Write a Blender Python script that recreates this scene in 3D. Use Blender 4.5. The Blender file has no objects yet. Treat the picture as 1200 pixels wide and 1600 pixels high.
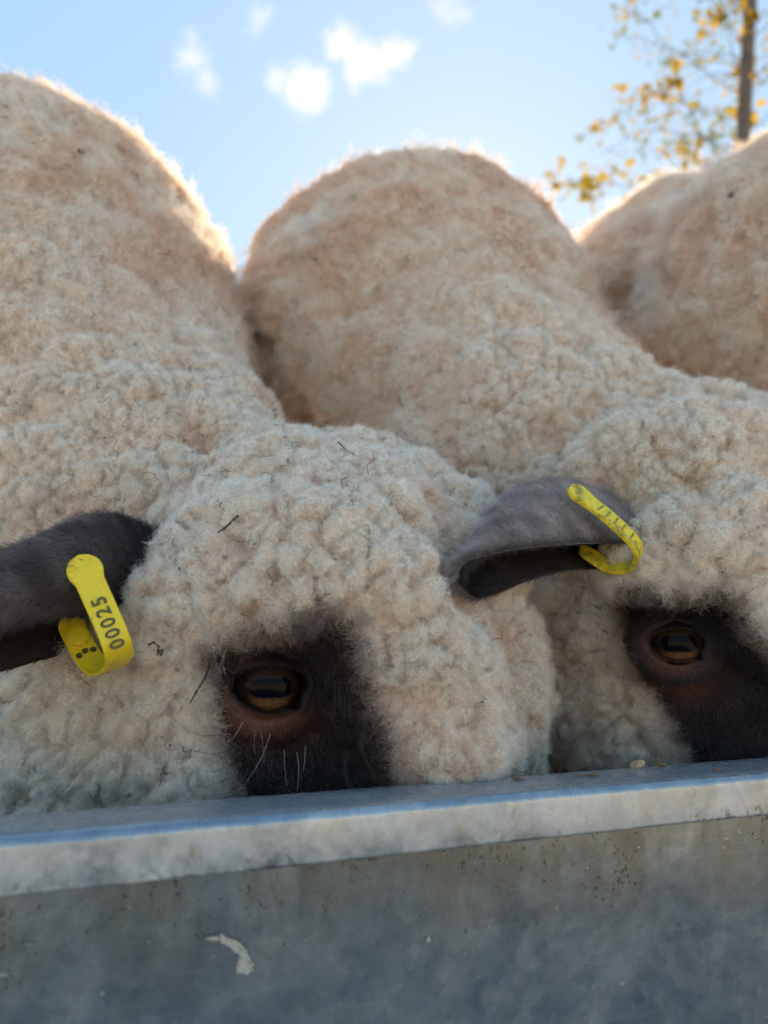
import bpy, bmesh, math, random
import numpy as np
from mathutils import Vector, Matrix, kdtree

random.seed(7)
RNG = np.random.default_rng(11)
SC = bpy.context.scene
COL = SC.collection

# ------------------------------------------------------------------ camera
PITCH = math.radians(8.0)
HC = 0.36                      # lens height above the ground (m)
FPX = 1202.0                   # focal length in pixels of the 1200 x 1600 frame
cam_d = bpy.data.cameras.new('camera')
cam = bpy.data.objects.new('camera', cam_d)
COL.objects.link(cam)
cam.location = (0, 0, HC)
cam.rotation_euler = (math.radians(90) + PITCH, 0, 0)
cam_d.sensor_fit = 'VERTICAL'
cam_d.sensor_height = 34.6
cam_d.sensor_width = 25.95
cam_d.lens = 34.6 * FPX / 1600.0
cam_d.clip_start = 0.01
cam_d.clip_end = 3000
cam_d.dof.use_dof = True
cam_d.dof.focus_distance = 0.40
cam_d.dof.aperture_fstop = 5.6
SC.camera = cam

# ------------------------------------------------------------------ world, sun, exposure
SUN_EL, SUN_AZ = math.radians(27.0), math.radians(6.0)     # azimuth measured from +Y towards +X
w = bpy.data.worlds.new('World')
SC.world = w
w.use_nodes = True
NT = w.node_tree
NT.nodes.clear()


def NN(nt, kind, **kw):
    n = nt.nodes.new(kind)
    for k, v in kw.items():
        if k in n.inputs:
            n.inputs[k].default_value = v
        else:
            setattr(n, k, v)
    return n


def pix_dir(px, py):
    """world direction of a picture point"""
    x, y, d = (px - 600) / FPX, (800 - py) / FPX, 1.0
    v = np.array([x, d * math.cos(PITCH) - y * math.sin(PITCH), y * math.cos(PITCH) + d * math.sin(PITCH)])
    return v / np.linalg.norm(v)


out = NN(NT, 'ShaderNodeOutputWorld')
bg = NN(NT, 'ShaderNodeBackground')
bg.inputs['Strength'].default_value = 0.15
sky = NN(NT, 'ShaderNodeTexSky')
sky.sky_type = 'NISHITA'
sky.sun_disc = False
sky.sun_elevation = SUN_EL
sky.sun_rotation = SUN_AZ
sky.altitude = 100
sky.air_density = 1.0
sky.dust_density = 0.22
sky.ozone_density = 1.6
# small fair-weather clouds: fixed directions on the sky sphere, plus thin scattered ones everywhere
tc = NN(NT, 'ShaderNodeTexCoord')
nz = NN(NT, 'ShaderNodeTexNoise')
nz.inputs['Scale'].default_value = 17.0
nz.inputs['Detail'].default_value = 7.0
nz.inputs['Roughness'].default_value = 0.7
NT.links.new(tc.outputs['Generated'], nz.inputs['Vector'])
sub = NN(NT, 'ShaderNodeVectorMath', operation='SUBTRACT')
NT.links.new(nz.outputs['Color'], sub.inputs[0])
sub.inputs[1].default_value = (0.5, 0.5, 0.5)
scl = NN(NT, 'ShaderNodeVectorMath', operation='SCALE')
scl.inputs['Scale'].default_value = 0.08
NT.links.new(sub.outputs[0], scl.inputs[0])
add = NN(NT, 'ShaderNodeVectorMath', operation='ADD')
NT.links.new(tc.outputs['Generated'], add.inputs[0])
NT.links.new(scl.outputs[0], add.inputs[1])
blobs = [(476, 142, .034, 1.0), (438, 122, .020, .6), (538, 78, .022, .9), (575, 98, .030, 1.0), (618, 84, .024, 1.0), (555, 132, .018, .55),
         (293, 88, .022, .5), (314, 132, .020, .45), (400, 38, .020, .35), (706, 8, .022, .4)]
rr = np.random.default_rng(3)
for _ in range(26):
    az = rr.uniform(.8, 2 * math.pi - .8)
    el = rr.uniform(.25, 1.0)
    blobs.append((az, el, rr.uniform(.03, .06), rr.uniform(.5, 1)))
prev = None
for i, b in enumerate(blobs):
    if i < 10:
        dv = pix_dir(b[0], b[1])
    else:
        dv = np.array([math.sin(b[0]) * math.cos(b[1]), math.cos(b[0]) * math.cos(b[1]), math.sin(b[1])])
    ds = NN(NT, 'ShaderNodeVectorMath', operation='DISTANCE')
    NT.links.new(add.outputs[0], ds.inputs[0])
    ds.inputs[1].default_value = dv
    mr = NN(NT, 'ShaderNodeMapRange', interpolation_type='SMOOTHSTEP')
    mr.inputs['From Min'].default_value = b[2] * 1.15
    mr.inputs['From Max'].default_value = b[2] * 0.02
    mr.inputs['To Max'].default_value = b[3]
    NT.links.new(ds.outputs['Value'], mr.inputs['Value'])
    if prev is None:
        prev = mr.outputs[0]
    else:
        mx = NN(NT, 'ShaderNodeMath', operation='MAXIMUM')
        NT.links.new(prev, mx.inputs[0])
        NT.links.new(mr.outputs[0], mx.inputs[1])
        prev = mx.outputs[0]
# soften the range of the clear sky a little (the whole dome alike)
gam = NN(NT, 'ShaderNodeGamma')
gam.inputs['Gamma'].default_value = 0.2
NT.links.new(sky.outputs[0], gam.inputs['Color'])
hsv = NN(NT, 'ShaderNodeHueSaturation')
hsv.inputs['Saturation'].default_value = 2.6
NT.links.new(gam.outputs[0], hsv.inputs['Color'])
sc_ = NN(NT, 'ShaderNodeVectorMath', operation='SCALE')
sc_.inputs['Scale'].default_value = 1.04
NT.links.new(hsv.outputs[0], sc_.inputs[0])
cm = NN(NT, 'ShaderNodeMix', data_type='RGBA')
NT.links.new(prev, cm.inputs['Factor'])
tn = NN(NT, 'ShaderNodeVectorMath', operation='MULTIPLY')
tn.inputs[1].default_value = (0.90, 1.0, 1.03)
NT.links.new(sc_.outputs[0], tn.inputs[0])
NT.links.new(tn.outputs[0], cm.inputs['A'])
cm.inputs['B'].default_value = (1.95, 1.80, 1.56, 1)
NT.links.new(cm.outputs['Result'], bg.inputs['Color'])
NT.links.new(bg.outputs[0], out.inputs['Surface'])

sun_d = bpy.data.lights.new('sun', 'SUN')
sun_d.energy = 5.0
sun_d.angle = math.radians(0.6)
sun_d.color = (1.0, 0.76, 0.46)
sun = bpy.data.objects.new('sun', sun_d)
COL.objects.link(sun)
sd = Vector((math.sin(SUN_AZ) * math.cos(SUN_EL), math.cos(SUN_AZ) * math.cos(SUN_EL), math.sin(SUN_EL)))
sun.rotation_euler = sd.to_track_quat('Z', 'Y').to_euler()

SC.view_settings.view_transform = 'Standard'
SC.view_settings.look = 'None'
SC.view_settings.exposure = 2.22
SC.view_settings.gamma = 1.0
SC.render.engine = 'CYCLES'
cy = SC.cycles
cy.max_bounces = 9
cy.use_adaptive_sampling = True
cy.adaptive_threshold = 0.03
cy.diffuse_bounces = 9
cy.glossy_bounces = 3
cy.transmission_bounces = 4
cy.transparent_max_bounces = 6
cy.use_denoising = True
cy.caustics_reflective = False
cy.caustics_refractive = False
cy.sample_clamp_indirect = 6.0
try:
    SC.cycles_curves.shape = 'RIBBONS'
    SC.cycles_curves.subdivisions = 2
except Exception:
    pass

# ------------------------------------------------------------------ helpers
CP, SP = math.cos(PITCH), math.sin(PITCH)
CAMP = np.array([0, 0, HC])
CRIGHT = np.array([1., 0, 0])
CUP = np.array([0, -SP, CP])
CFWD = np.array([0, CP, SP])


def P(px, py, d):
    """point of the place at picture position (px, py) and distance d along the view axis"""
    return CAMP + CRIGHT * ((px - 600) / FPX * d) + CUP * ((800 - py) / FPX * d) + CFWD * d


def tag(o, label=None, cat=None, group=None, kind=None):
    for k, v in (('label', label), ('category', cat), ('group', group), ('kind', kind)):
        if v:
            o[k] = v
    return o


def mesh_obj(name, verts, faces, mat=None, parent=None, smooth=True):
    me = bpy.data.meshes.new(name)
    me.from_pydata([tuple(map(float, v)) for v in verts], [], [tuple(map(int, f)) for f in faces])
    me.update()
    if smooth:
        me.polygons.foreach_set('use_smooth', np.ones(len(me.polygons), dtype=bool))
    if mat:
        me.materials.append(mat)
    o = bpy.data.objects.new(name, me)
    COL.objects.link(o)
    if parent:
        o.parent = parent
    return o


def empty(name, loc=(0, 0, 0)):
    o = bpy.data.objects.new(name, None)
    o.location = loc
    o.empty_display_size = .05
    COL.objects.link(o)
    return o


def place(o, parent):
    """parent a world-space mesh under a root standing at parent.location"""
    o.parent = parent
    o.matrix_parent_inverse = Matrix.Translation(-Vector(parent.location))
    return o


def material(name):
    m = bpy.data.materials.new(name)
    m.use_nodes = True
    nt = m.node_tree
    return m, nt, nt.nodes['Principled BSDF']


def link(nt, a, b):
    nt.links.new(a, b)


def ramp(nt, src, stops, interp='LINEAR'):
    r = nt.nodes.new('ShaderNodeValToRGB')
    r.color_ramp.interpolation = interp
    el = r.color_ramp.elements
    while len(el) > 1:
        el.remove(el[-1])
    el[0].position = stops[0][0]
    el[0].color = tuple(stops[0][1]) + (1,) if len(stops[0][1]) == 3 else stops[0][1]
    for p, c in stops[1:]:
        e = el.new(p)
        e.color = tuple(c) + (1,) if len(c) == 3 else c
    if src is not None:
        nt.links.new(src, r.inputs['Fac'])
    return r.outputs['Color']


def noise(nt, vec, scale, detail=4, rough=.55, dist=0.0):
    n = nt.nodes.new('ShaderNodeTexNoise')
    n.inputs['Scale'].default_value = scale
    n.inputs['Detail'].default_value = detail
    n.inputs['Roughness'].default_value = rough
    n.inputs['Distortion'].default_value = dist
    if vec is not None:
        nt.links.new(vec, n.inputs['Vector'])
    return n.outputs['Fac']


def mixc(nt, fac, a, b, mode='MIX'):
    m = nt.nodes.new('ShaderNodeMix')
    m.data_type = 'RGBA'
    m.blend_type = mode
    for s, v in (('Factor', fac), ('A', a), ('B', b)):
        if isinstance(v, (int, float)):
            m.inputs[s].default_value = v
        elif isinstance(v, tuple):
            m.inputs[s].default_value = v + (1,) if len(v) == 3 else v
        else:
            nt.links.new(v, m.inputs[s])
    return m.outputs['Result']


def math_(nt, op, a, b=None):
    m = nt.nodes.new('ShaderNodeMath')
    m.operation = op
    for i, v in enumerate((a, b)):
        if v is None:
            continue
        if isinstance(v, (int, float)):
            m.inputs[i].default_value = v
        else:
            nt.links.new(v, m.inputs[i])
    return m.outputs[0]


def maprange(nt, v, a, b, c=0., d=1., smooth=True):
    m = nt.nodes.new('ShaderNodeMapRange')
    if smooth:
        m.interpolation_type = 'SMOOTHSTEP'
    nt.links.new(v, m.inputs['Value'])
    for k, x in (('From Min', a), ('From Max', b), ('To Min', c), ('To Max', d)):
        m.inputs[k].default_value = x
    return m.outputs[0]


def objcoord(nt, scale=None):
    t = nt.nodes.new('ShaderNodeTexCoord')
    if scale is None:
        return t.outputs['Object']
    m = nt.nodes.new('ShaderNodeMapping')
    m.inputs['Scale'].default_value = scale
    nt.links.new(t.outputs['Object'], m.inputs['Vector'])
    return m.outputs[0]


def bump(nt, bsdf, h, strength=.3, dist=.001):
    b = nt.nodes.new('ShaderNodeBump')
    b.inputs['Strength'].default_value = strength
    b.inputs['Distance'].default_value = dist
    nt.links.new(h, b.inputs['Height'])
    nt.links.new(b.outputs[0], bsdf.inputs['Normal'])


def wobble(p, wl, seed, n=7):
    """smooth pseudo-noise in about -1..1 of points p (N,3), wavelength wl"""
    r = np.random.default_rng(seed)
    s = np.zeros(len(p), dtype=np.float32)
    p = p.astype(np.float32)
    for _ in range(n):
        k = r.normal(size=3)
        k *= 2 * math.pi / wl / np.linalg.norm(k) * r.uniform(.7, 1.5)
        s += np.sin(p @ k.astype(np.float32) + np.float32(r.uniform(0, 6.28)))
    return (s / math.sqrt(n / 2) / 1.6).astype(np.float64)


# ------------------------------------------------------------------ materials
def hair_material(name, trans=.3, rough_spec=0.0):
    m = bpy.data.materials.new(name)
    m.use_nodes = True
    nt = m.node_tree
    nt.nodes.clear()
    o = nt.nodes.new('ShaderNodeOutputMaterial')
    at = nt.nodes.new('ShaderNodeAttribute')
    at.attribute_name = 'tint'
    df = nt.nodes.new('ShaderNodeBsdfDiffuse')
    tr = nt.nodes.new('ShaderNodeBsdfTranslucent')
    nt.links.new(at.outputs['Color'], df.inputs['Color'])
    nt.links.new(at.outputs['Color'], tr.inputs['Color'])
    mx = nt.nodes.new('ShaderNodeMixShader')
    mx.inputs[0].default_value = trans
    nt.links.new(df.outputs[0], mx.inputs[1])
    nt.links.new(tr.outputs[0], mx.inputs[2])
    last = mx.outputs[0]
    if rough_spec:
        gl = nt.nodes.new('ShaderNodeBsdfGlossy')
        gl.inputs['Roughness'].default_value = .45
        gl.inputs['Color'].default_value = (.9, .9, .95, 1)
        m2 = nt.nodes.new('ShaderNodeMixShader')
        m2.inputs[0].default_value = rough_spec
        nt.links.new(last, m2.inputs[1])
        nt.links.new(gl.outputs[0], m2.inputs[2])
        last = m2.outputs[0]
    nt.links.new(last, o.inputs['Surface'])
    return m


M_WOOL = hair_material('wool_fibre', .22)
M_FUR = hair_material('dark_short_fur', .1, .06)

M_BODY, nt, b = material('sheep_skin_and_underwool')
at = nt.nodes.new('ShaderNodeAttribute')
at.attribute_name = 'skin'
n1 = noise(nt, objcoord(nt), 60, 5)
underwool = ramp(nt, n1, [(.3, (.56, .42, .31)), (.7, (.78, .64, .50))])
# the attribute's alpha tells wool from skin
b.inputs['Roughness'].default_value = .85
b.inputs['Specular IOR Level'].default_value = .15
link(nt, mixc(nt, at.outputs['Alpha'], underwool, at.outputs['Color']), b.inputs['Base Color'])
bump(nt, b, noise(nt, objcoord(nt), 500, 4), .5, .0008)

M_LID, nt, b = material('eyelid_skin')
at = nt.nodes.new('ShaderNodeAttribute')
at.attribute_name = 'skin'
n1 = noise(nt, objcoord(nt), 300, 5)
link(nt, mixc(nt, .5, at.outputs['Color'], ramp(nt, n1, [(.3, (.5, .5, .5)), (.7, (1.4, 1.4, 1.4))]), 'MULTIPLY'), b.inputs['Base Color'])
b.inputs['Roughness'].default_value = .6
b.inputs['Specular IOR Level'].default_value = .25
bump(nt, b, noise(nt, objcoord(nt), 700, 5, .65), .6, .0007)

M_EAR, nt, b = material('ear_skin')
n1 = noise(nt, objcoord(nt), 90, 5)
link(nt, ramp(nt, n1, [(.3, (.035, .025, .025)), (.7, (.075, .055, .053))]), b.inputs['Base Color'])
b.inputs['Roughness'].default_value = .7
bump(nt, b, noise(nt, objcoord(nt), 900, 3), .4, .0005)

M_EARIN, nt, b = material('inner_ear_skin')
n1 = noise(nt, objcoord(nt), 120, 5)
link(nt, ramp(nt, n1, [(.3, (.008, .006, .006)), (.62, (.020, .013, .012)), (.8, (.06, .022, .018))]), b.inputs['Base Color'])
b.inputs['Roughness'].default_value = .7

M_EAR2, nt, b = material('pale_grey_ear_skin')
n1 = noise(nt, objcoord(nt), 90, 5)
link(nt, ramp(nt, n1, [(.3, (.22, .185, .18)), (.7, (.33, .285, .28))]), b.inputs['Base Color'])
b.inputs['Roughness'].default_value = .8

M_EYE, nt, b = material('eyeball')
oc = objcoord(nt)
sp = nt.nodes.new('ShaderNodeSeparateXYZ')
link(nt, oc, sp.inputs[0])
X, Y = sp.outputs[0], sp.outputs[1]
r_ = math_(nt, 'SQRT', math_(nt, 'ADD', math_(nt, 'POWER', X, 2), math_(nt, 'POWER', math_(nt, 'MULTIPLY', Y, 1.12), 2)))
mp = nt.nodes.new('ShaderNodeMapping')
mp.inputs['Scale'].default_value = (140, 260, 0)
link(nt, oc, mp.inputs['Vector'])
nf = noise(nt, mp.outputs[0], 3.0, 5, .6)
iris_d = ramp(nt, nf, [(.25, (.012, .007, .005)), (.6, (.030, .017, .010)), (.85, (.055, .030, .016))])
iris_l = ramp(nt, nf, [(.25, (.06, .028, .012)), (.55, (.16, .075, .030)), (.8, (.26, .13, .055))])
iris = mixc(nt, maprange(nt, Y, -.0025, -.0085), iris_d, iris_l)
limb = maprange(nt, r_, .0092, .0140)
iris = mixc(nt, limb, iris, (.010, .006, .005))
# wide horizontal pupil
px_ = math_(nt, 'POWER', math_(nt, 'ABSOLUTE', math_(nt, 'DIVIDE', X, .0100)), 4.0)
py_ = math_(nt, 'POWER', math_(nt, 'ABSOLUTE', math_(nt, 'DIVIDE', math_(nt, 'ADD', Y, .0006), .0046)), 3.0)
pup = maprange(nt, math_(nt, 'ADD', px_, py_), 1.3, .7)
iris = mixc(nt, pup, iris, (.0008, .0016, .0035))
link(nt, iris, b.inputs['Base Color'])
b.inputs['Roughness'].default_value = .5
b.inputs['Specular IOR Level'].default_value = 0.0
b.inputs['Coat Weight'].default_value = .38
b.inputs['Coat Roughness'].default_value = .13
b.inputs['Coat IOR'].default_value = 1.34


def tag_material(name, dirt):
    m, nt, b = material(name)
    oc = objcoord(nt)
    n1 = noise(nt, oc, 120, 6, .7)
    n2 = noise(nt, oc, 600, 3)
    base = ramp(nt, n2, [(.3, (.82, .60, .012)), (.7, (.90, .70, .03))])
    d = maprange(nt, n1, .62 - dirt * .2, .75 - dirt * .1)
    c = mixc(nt, math_(nt, 'MULTIPLY', d, .35 + .5 * dirt), base, (.11, .085, .025))
    link(nt, c, b.inputs['Base Color'])
    b.inputs['Roughness'].default_value = .42
    b.inputs['Subsurface Weight'].default_value = .0
    bump(nt, b, n1, .15, .0006)
    return m


M_TAG = tag_material('yellow_tag_plastic', 0.18)
M_TAG2 = tag_material('grimy_yellow_tag_plastic', 0.85)
M_INK2, nt, b = material('faded_tag_print')
link(nt, ramp(nt, noise(nt, objcoord(nt), 1200, 4, .7), [(.35, (.12, .095, .02)), (.65, (.50, .39, .025))]), b.inputs['Base Color'])
b.inputs['Roughness'].default_value = .6

M_INK, nt, b = material('tag_print')
n1 = noise(nt, objcoord(nt), 900, 4, .7)
link(nt, ramp(nt, n1, [(.35, (.045, .042, .02)), (.75, (.16, .14, .04))]), b.inputs['Base Color'])
b.inputs['Roughness'].default_value = .6

M_ZINC, nt, b = material('weathered_galvanised_steel')
oc = objcoord(nt)
sp = nt.nodes.new('ShaderNodeSeparateXYZ')
link(nt, oc, sp.inputs[0])
zz = sp.outputs[2]
vor = nt.nodes.new('ShaderNodeTexVoronoi')
vor.inputs['Scale'].default_value = 130
link(nt, oc, vor.inputs['Vector'])
sepv = nt.nodes.new('ShaderNodeSeparateColor')
link(nt, vor.outputs['Color'], sepv.inputs[0])
nl = noise(nt, oc, 22, 6, .6, .6)
nm = noise(nt, oc, 75, 6, .65)
nfine = noise(nt, oc, 420, 4, .6)
zinc = ramp(nt, noise(nt, oc, 13, 7, .62, 1.2), [(.28, (.14, .185, .24)), (.45, (.23, .275, .325)), (.6, (.31, .35, .385)), (.78, (.44, .465, .485))])
scf = nt.nodes.new('ShaderNodeMapping')
scf.inputs['Rotation'].default_value = (0, .5, 0)
scf.inputs['Scale'].default_value = (.25, 1, 2.2)
link(nt, oc, scf.inputs['Vector'])
scuff = maprange(nt, noise(nt, scf.outputs[0], 60, 8, .75), .56, .74)
zinc = mixc(nt, math_(nt, 'MULTIPLY', scuff, .35), zinc, (.45, .46, .46))
zinc = mixc(nt, .16, zinc, ramp(nt, sepv.outputs[0], [(0, (.25, .25, .25)), (1, (.85, .85, .85))]), 'OVERLAY')
# pale oxide bloom on the folded face of the rim
rimmask = math_(nt, 'MULTIPLY', maprange(nt, zz, -.0225, -.0200), maprange(nt, zz, -.0015, -.005))
bloom = math_(nt, 'MULTIPLY', maprange(nt, math_(nt, 'ADD', math_(nt, 'MULTIPLY', nl, .5), math_(nt, 'MULTIPLY', nm, .5)), .38, .60, .08, .8), rimmask)
oxide = ramp(nt, noise(nt, oc, 34, 7, .65, .8), [(.28, (.38, .38, .37)), (.42, (.53, .525, .505)), (.52, (.64, .63, .60)), (.6, (.55, .55, .545)), (.75, (.72, .705, .68))])
zinc = mixc(nt, math_(nt, 'MULTIPLY', bloom, .85), zinc, oxide)
blot = math_(nt, 'MULTIPLY', maprange(nt, zz, -.0140, -.0175), maprange(nt, noise(nt, oc, 160, 5, .65), .50, .58))
blot = math_(nt, 'MULTIPLY', blot, math_(nt, 'MULTIPLY', rimmask, maprange(nt, noise(nt, oc, 16, 2), .45, .6)))
zinc = mixc(nt, math_(nt, 'MULTIPLY', blot, .7), zinc, (.13, .135, .14))
stn = math_(nt, 'MULTIPLY', maprange(nt, noise(nt, oc, 95, 7, .75, .9), .58, .70), rimmask)
zinc = mixc(nt, math_(nt, 'MULTIPLY', stn, .5), zinc, (.26, .20, .12))
zinc = mixc(nt, .28, zinc, ramp(nt, noise(nt, oc, 190, 6, .7), [(.3, (.62, .62, .62)), (.7, (1.35, 1.35, 1.35))]), 'MULTIPLY')
scr = nt.nodes.new('ShaderNodeMapping')
scr.inputs['Rotation'].default_value = (0, .18, 0)
scr.inputs['Scale'].default_value = (.05, 1, 2.6)
link(nt, oc, scr.inputs['Vector'])
zinc = mixc(nt, math_(nt, 'MULTIPLY', maprange(nt, noise(nt, scr.outputs[0], 330, 3, .6), .62, .70), .16), zinc, (.58, .60, .62))
# brown-green grime: streaky film below the fold, specks
strk = nt.nodes.new('ShaderNodeMapping')
strk.inputs['Scale'].default_value = (1, 1, .35)
link(nt, oc, strk.inputs['Vector'])
ng = noise(nt, strk.outputs[0], 30, 6, .7, .4)
film = math_(nt, 'MULTIPLY', maprange(nt, zz, -.085, -.030), maprange(nt, zz, -.0205, -.0225))
film = math_(nt, 'MULTIPLY', film, maprange(nt, ng, .30, .62))
zinc = mixc(nt, math_(nt, 'MULTIPLY', film, .6), zinc, (.15, .135, .085))
nsp = math_(nt, 'ADD', math_(nt, 'MULTIPLY', noise(nt, oc, 650, 2, .5), .55), math_(nt, 'MULTIPLY', noise(nt, oc, 260, 3, .6), .45))
nspa = noise(nt, oc, 40, 4, .6)
thr = math_(nt, 'ADD', math_(nt, 'MULTIPLY', nspa, .42), math_(nt, 'MULTIPLY', film, .13))
speck = maprange(nt, math_(nt, 'ADD', nsp, thr), .91, .95)
zinc = mixc(nt, math_(nt, 'MULTIPLY', speck, .85), zinc, (.055, .042, .022))
npale = noise(nt, oc, 260, 2, .5)
pale = maprange(nt, math_(nt, 'ADD', npale, math_(nt, 'MULTIPLY', noise(nt, oc, 18, 2), .15)), .80, .86)
zinc = mixc(nt, math_(nt, 'MULTIPLY', pale, .7), zinc, (.62, .62, .60))
topm = maprange(nt, zz, -.0012, -.0002)
zinc = mixc(nt, math_(nt, 'MULTIPLY', topm, .6), zinc, ramp(nt, noise(nt, scf.outputs[0], 140, 6, .7), [(.35, (.38, .42, .47)), (.6, (.50, .54, .58)), (.72, (.78, .78, .77))]))
link(nt, zinc, b.inputs['Base Color'])
metal = math_(nt, 'MULTIPLY', math_(nt, 'SUBTRACT', 1.0, math_(nt, 'MULTIPLY', bloom, .8)), math_(nt, 'SUBTRACT', 1.0, speck))
rub = maprange(nt, zz, -.0062, -.0030)
link(nt, math_(nt, 'SUBTRACT', maprange(nt, nm, .3, .7, .30, .48), math_(nt, 'MULTIPLY', rub, .14)), b.inputs['Roughness'])
metal = math_(nt, 'MAXIMUM', metal, math_(nt, 'MULTIPLY', rub, 1.1))
metal = math_(nt, 'MULTIPLY', metal, math_(nt, 'SUBTRACT', 1.0, math_(nt, 'MULTIPLY', topm, .6)))
link(nt, math_(nt, 'MULTIPLY', metal, .88), b.inputs['Metallic'])
bump(nt, b, math_(nt, 'ADD', math_(nt, 'MULTIPLY', nfine, .5), nm), .12, .0010)

M_STAIN, nt, b = material('dried_splash')
n1 = noise(nt, objcoord(nt), 500, 5, .7)
link(nt, ramp(nt, n1, [(.35, (.20, .19, .16)), (.55, (.50, .47, .41))]), b.inputs['Base Color'])
b.inputs['Roughness'].default_value = .9

M_SMEAR, nt, b = material('chalky_smear')
link(nt, ramp(nt, noise(nt, objcoord(nt), 420, 5, .7), [(.35, (.22, .235, .245)), (.62, (.40, .41, .42))]), b.inputs['Base Color'])
b.inputs['Roughness'].default_value = .8

M_GROUND, nt, b = material('pale_fill_ground')  # unseen ground, made pale and warm to bounce fill onto the wool
n1 = noise(nt, objcoord(nt), 3.0, 8, .65)
n2 = noise(nt, objcoord(nt), 40.0, 6, .7)
g1 = ramp(nt, n2, [(.3, (.36, .315, .25)), (.7, (.48, .43, .36))])
g2 = ramp(nt, n2, [(.3, (.47, .41, .34)), (.7, (.59, .53, .45))])
link(nt, mixc(nt, maprange(nt, n1, .42, .6), g1, g2), b.inputs['Base Color'])
b.inputs['Roughness'].default_value = .95
bump(nt, b, n2, .6, .02)

M_BARK, nt, b = material('bark')
n1 = noise(nt, objcoord(nt, (1, 1, .2)), 60, 6, .7)
link(nt, ramp(nt, n1, [(.3, (.06, .055, .056)), (.7, (.13, .12, .12))]), b.inputs['Base Color'])
b.inputs['Roughness'].default_value = .9
bump(nt, b, n1, .6, .01)


def leaf_mat(name, c1, c2):
    m = bpy.data.materials.new(name)
    m.use_nodes = True
    nt = m.node_tree
    nt.nodes.clear()
    o = nt.nodes.new('ShaderNodeOutputMaterial')
    c = ramp(nt, noise(nt, objcoord(nt), 9, 2), [(.35, c1), (.65, c2)])
    d = nt.nodes.new('ShaderNodeBsdfDiffuse')
    t = nt.nodes.new('ShaderNodeBsdfTranslucent')
    x = nt.nodes.new('ShaderNodeMixShader')
    x.inputs[0].default_value = .5
    nt.links.new(c, d.inputs[0])
    nt.links.new(c, t.inputs[0])
    nt.links.new(d.outputs[0], x.inputs[1])
    nt.links.new(t.outputs[0], x.inputs[2])
    nt.links.new(x.outputs[0], o.inputs[0])
    return m


M_LEAF = leaf_mat('yellow_autumn_leaf', (.27, .175, .012), (.20, .155, .018))
M_LEAFG = leaf_mat('green_leaf', (.07, .10, .015), (.14, .14, .02))


def plain(name, c1, c2, scale=400, rough=.8):
    m, nt, b = material(name)
    link(nt, ramp(nt, noise(nt, objcoord(nt), scale, 4), [(.35, c1), (.65, c2)]), b.inputs['Base Color'])
    b.inputs['Roughness'].default_value = rough
    return m


M_TWIG = plain('twig_brown', (.03, .02, .014), (.09, .055, .035))
M_BURR = plain('dark_husk', (.05, .032, .025), (.14, .085, .06))
M_FEED = plain('feed_pellet', (.40, .27, .15), (.62, .46, .30))
M_CHAFF = plain('brown_chaff', (.16, .08, .04), (.30, .17, .09))
M_STRAW = plain('orange_straw', (.50, .25, .05), (.65, .36, .09))

# ------------------------------------------------------------------ ground
G = 400
vs, fs = [], []
gx = [-G, -40, -6, -2, -1, 0, 1, 2, 6, 40, G]
gy = [-G, -40, -6, -2, -1, 0, 1, 2, 6, 40, G]
for yy in gy:
    for xx in gx:
        vs.append((xx, yy, 0))
for j in range(10):
    for i in range(10):
        a = j * 11 + i
        fs.append((a, a + 1, a + 12, a + 11))
tag(mesh_obj('ground', vs, fs, M_GROUND), kind='structure')

# ------------------------------------------------------------------ trough
PL, PR = P(0, 1307, .270), P(1200, 1206, .386)
RIMZ = (PL[2] + PR[2]) / 2
tdir = (PR - PL) * np.array([1, 1, 0])
tdir /= np.linalg.norm(tdir)
tin = np.array([-tdir[1], tdir[0], 0.])            # away from the camera, across the trough
T_ORG = np.array([PL[0], PL[1], RIMZ])
ROT = math.atan2(tdir[1], tdir[0])
TX0, TX1, TW = -.45, 1.15, .335                     # ends along the rim and outer width


def arc(cy, cz, r, a0, a1, n):
    return [(cy + r * math.cos(math.radians(a0 + (a1 - a0) * i / n)), cz + r * math.sin(math.radians(a0 + (a1 - a0) * i / n))) for i in range(n + 1)]


trough = empty('feed_trough', (T_ORG[0], T_ORG[1], 0))
trough.rotation_euler = (0, 0, ROT)
tag(trough, 'galvanised steel feed trough with folded rim, in front of the sheep', 'trough')


def sweep(name, prof, x0, x1, nx, mat, seed, amp=.0006, closed=False):
    xs = np.linspace(x0, x1, nx)
    n = len(prof)
    pr = np.array(prof)
    v = np.zeros((nx, n, 3))
    v[:, :, 0] = xs[:, None]
    v[:, :, 1] = pr[None, :, 0]
    v[:, :, 2] = pr[None, :, 1] + RIMZ
    flat = v.reshape(-1, 3)
    flat[:, 1] += amp * wobble(flat * np.array([1, .4, .4]), .16, seed)
    flat[:, 2] += amp * .5 * wobble(flat * np.array([1, .2, .2]), .12, seed + 1)
    fs = []
    for i in range(nx - 1):
        for j in range(n - (0 if closed else 1)):
            k = (j + 1) % n
            fs.append((i * n + j, (i + 1) * n + j, (i + 1) * n + k, i * n + k))
    return flat, fs


def rim_profile():
    p = [(.012, -.0195), (.006, -.0208)]
    p += arc(.0022, -.0192, .0018, 260, 180, 4)
    p += arc(.0045, -.0045, .0045, 180, 90, 7)
    p += [(.012, .0003), (.024, .0003)]
    p += arc(.0320, -.0035, .0035, 90, 0, 5)
    p += [(.0355, -.012)]
    return p


def trough_mesh(name, prof, seed, flip=False, amp=.0006, nx=90):
    v, f = sweep(name, prof, TX0, TX1, nx, M_ZINC, seed, amp)
    v[:, 2] -= RIMZ
    if flip:
        v[:, 1] = TW - v[:, 1]
        f = [tuple(reversed(q)) for q in f]
    o = mesh_obj(name, v, f, M_ZINC, trough)
    o.location = (0, 0, RIMZ)
    return o


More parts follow.
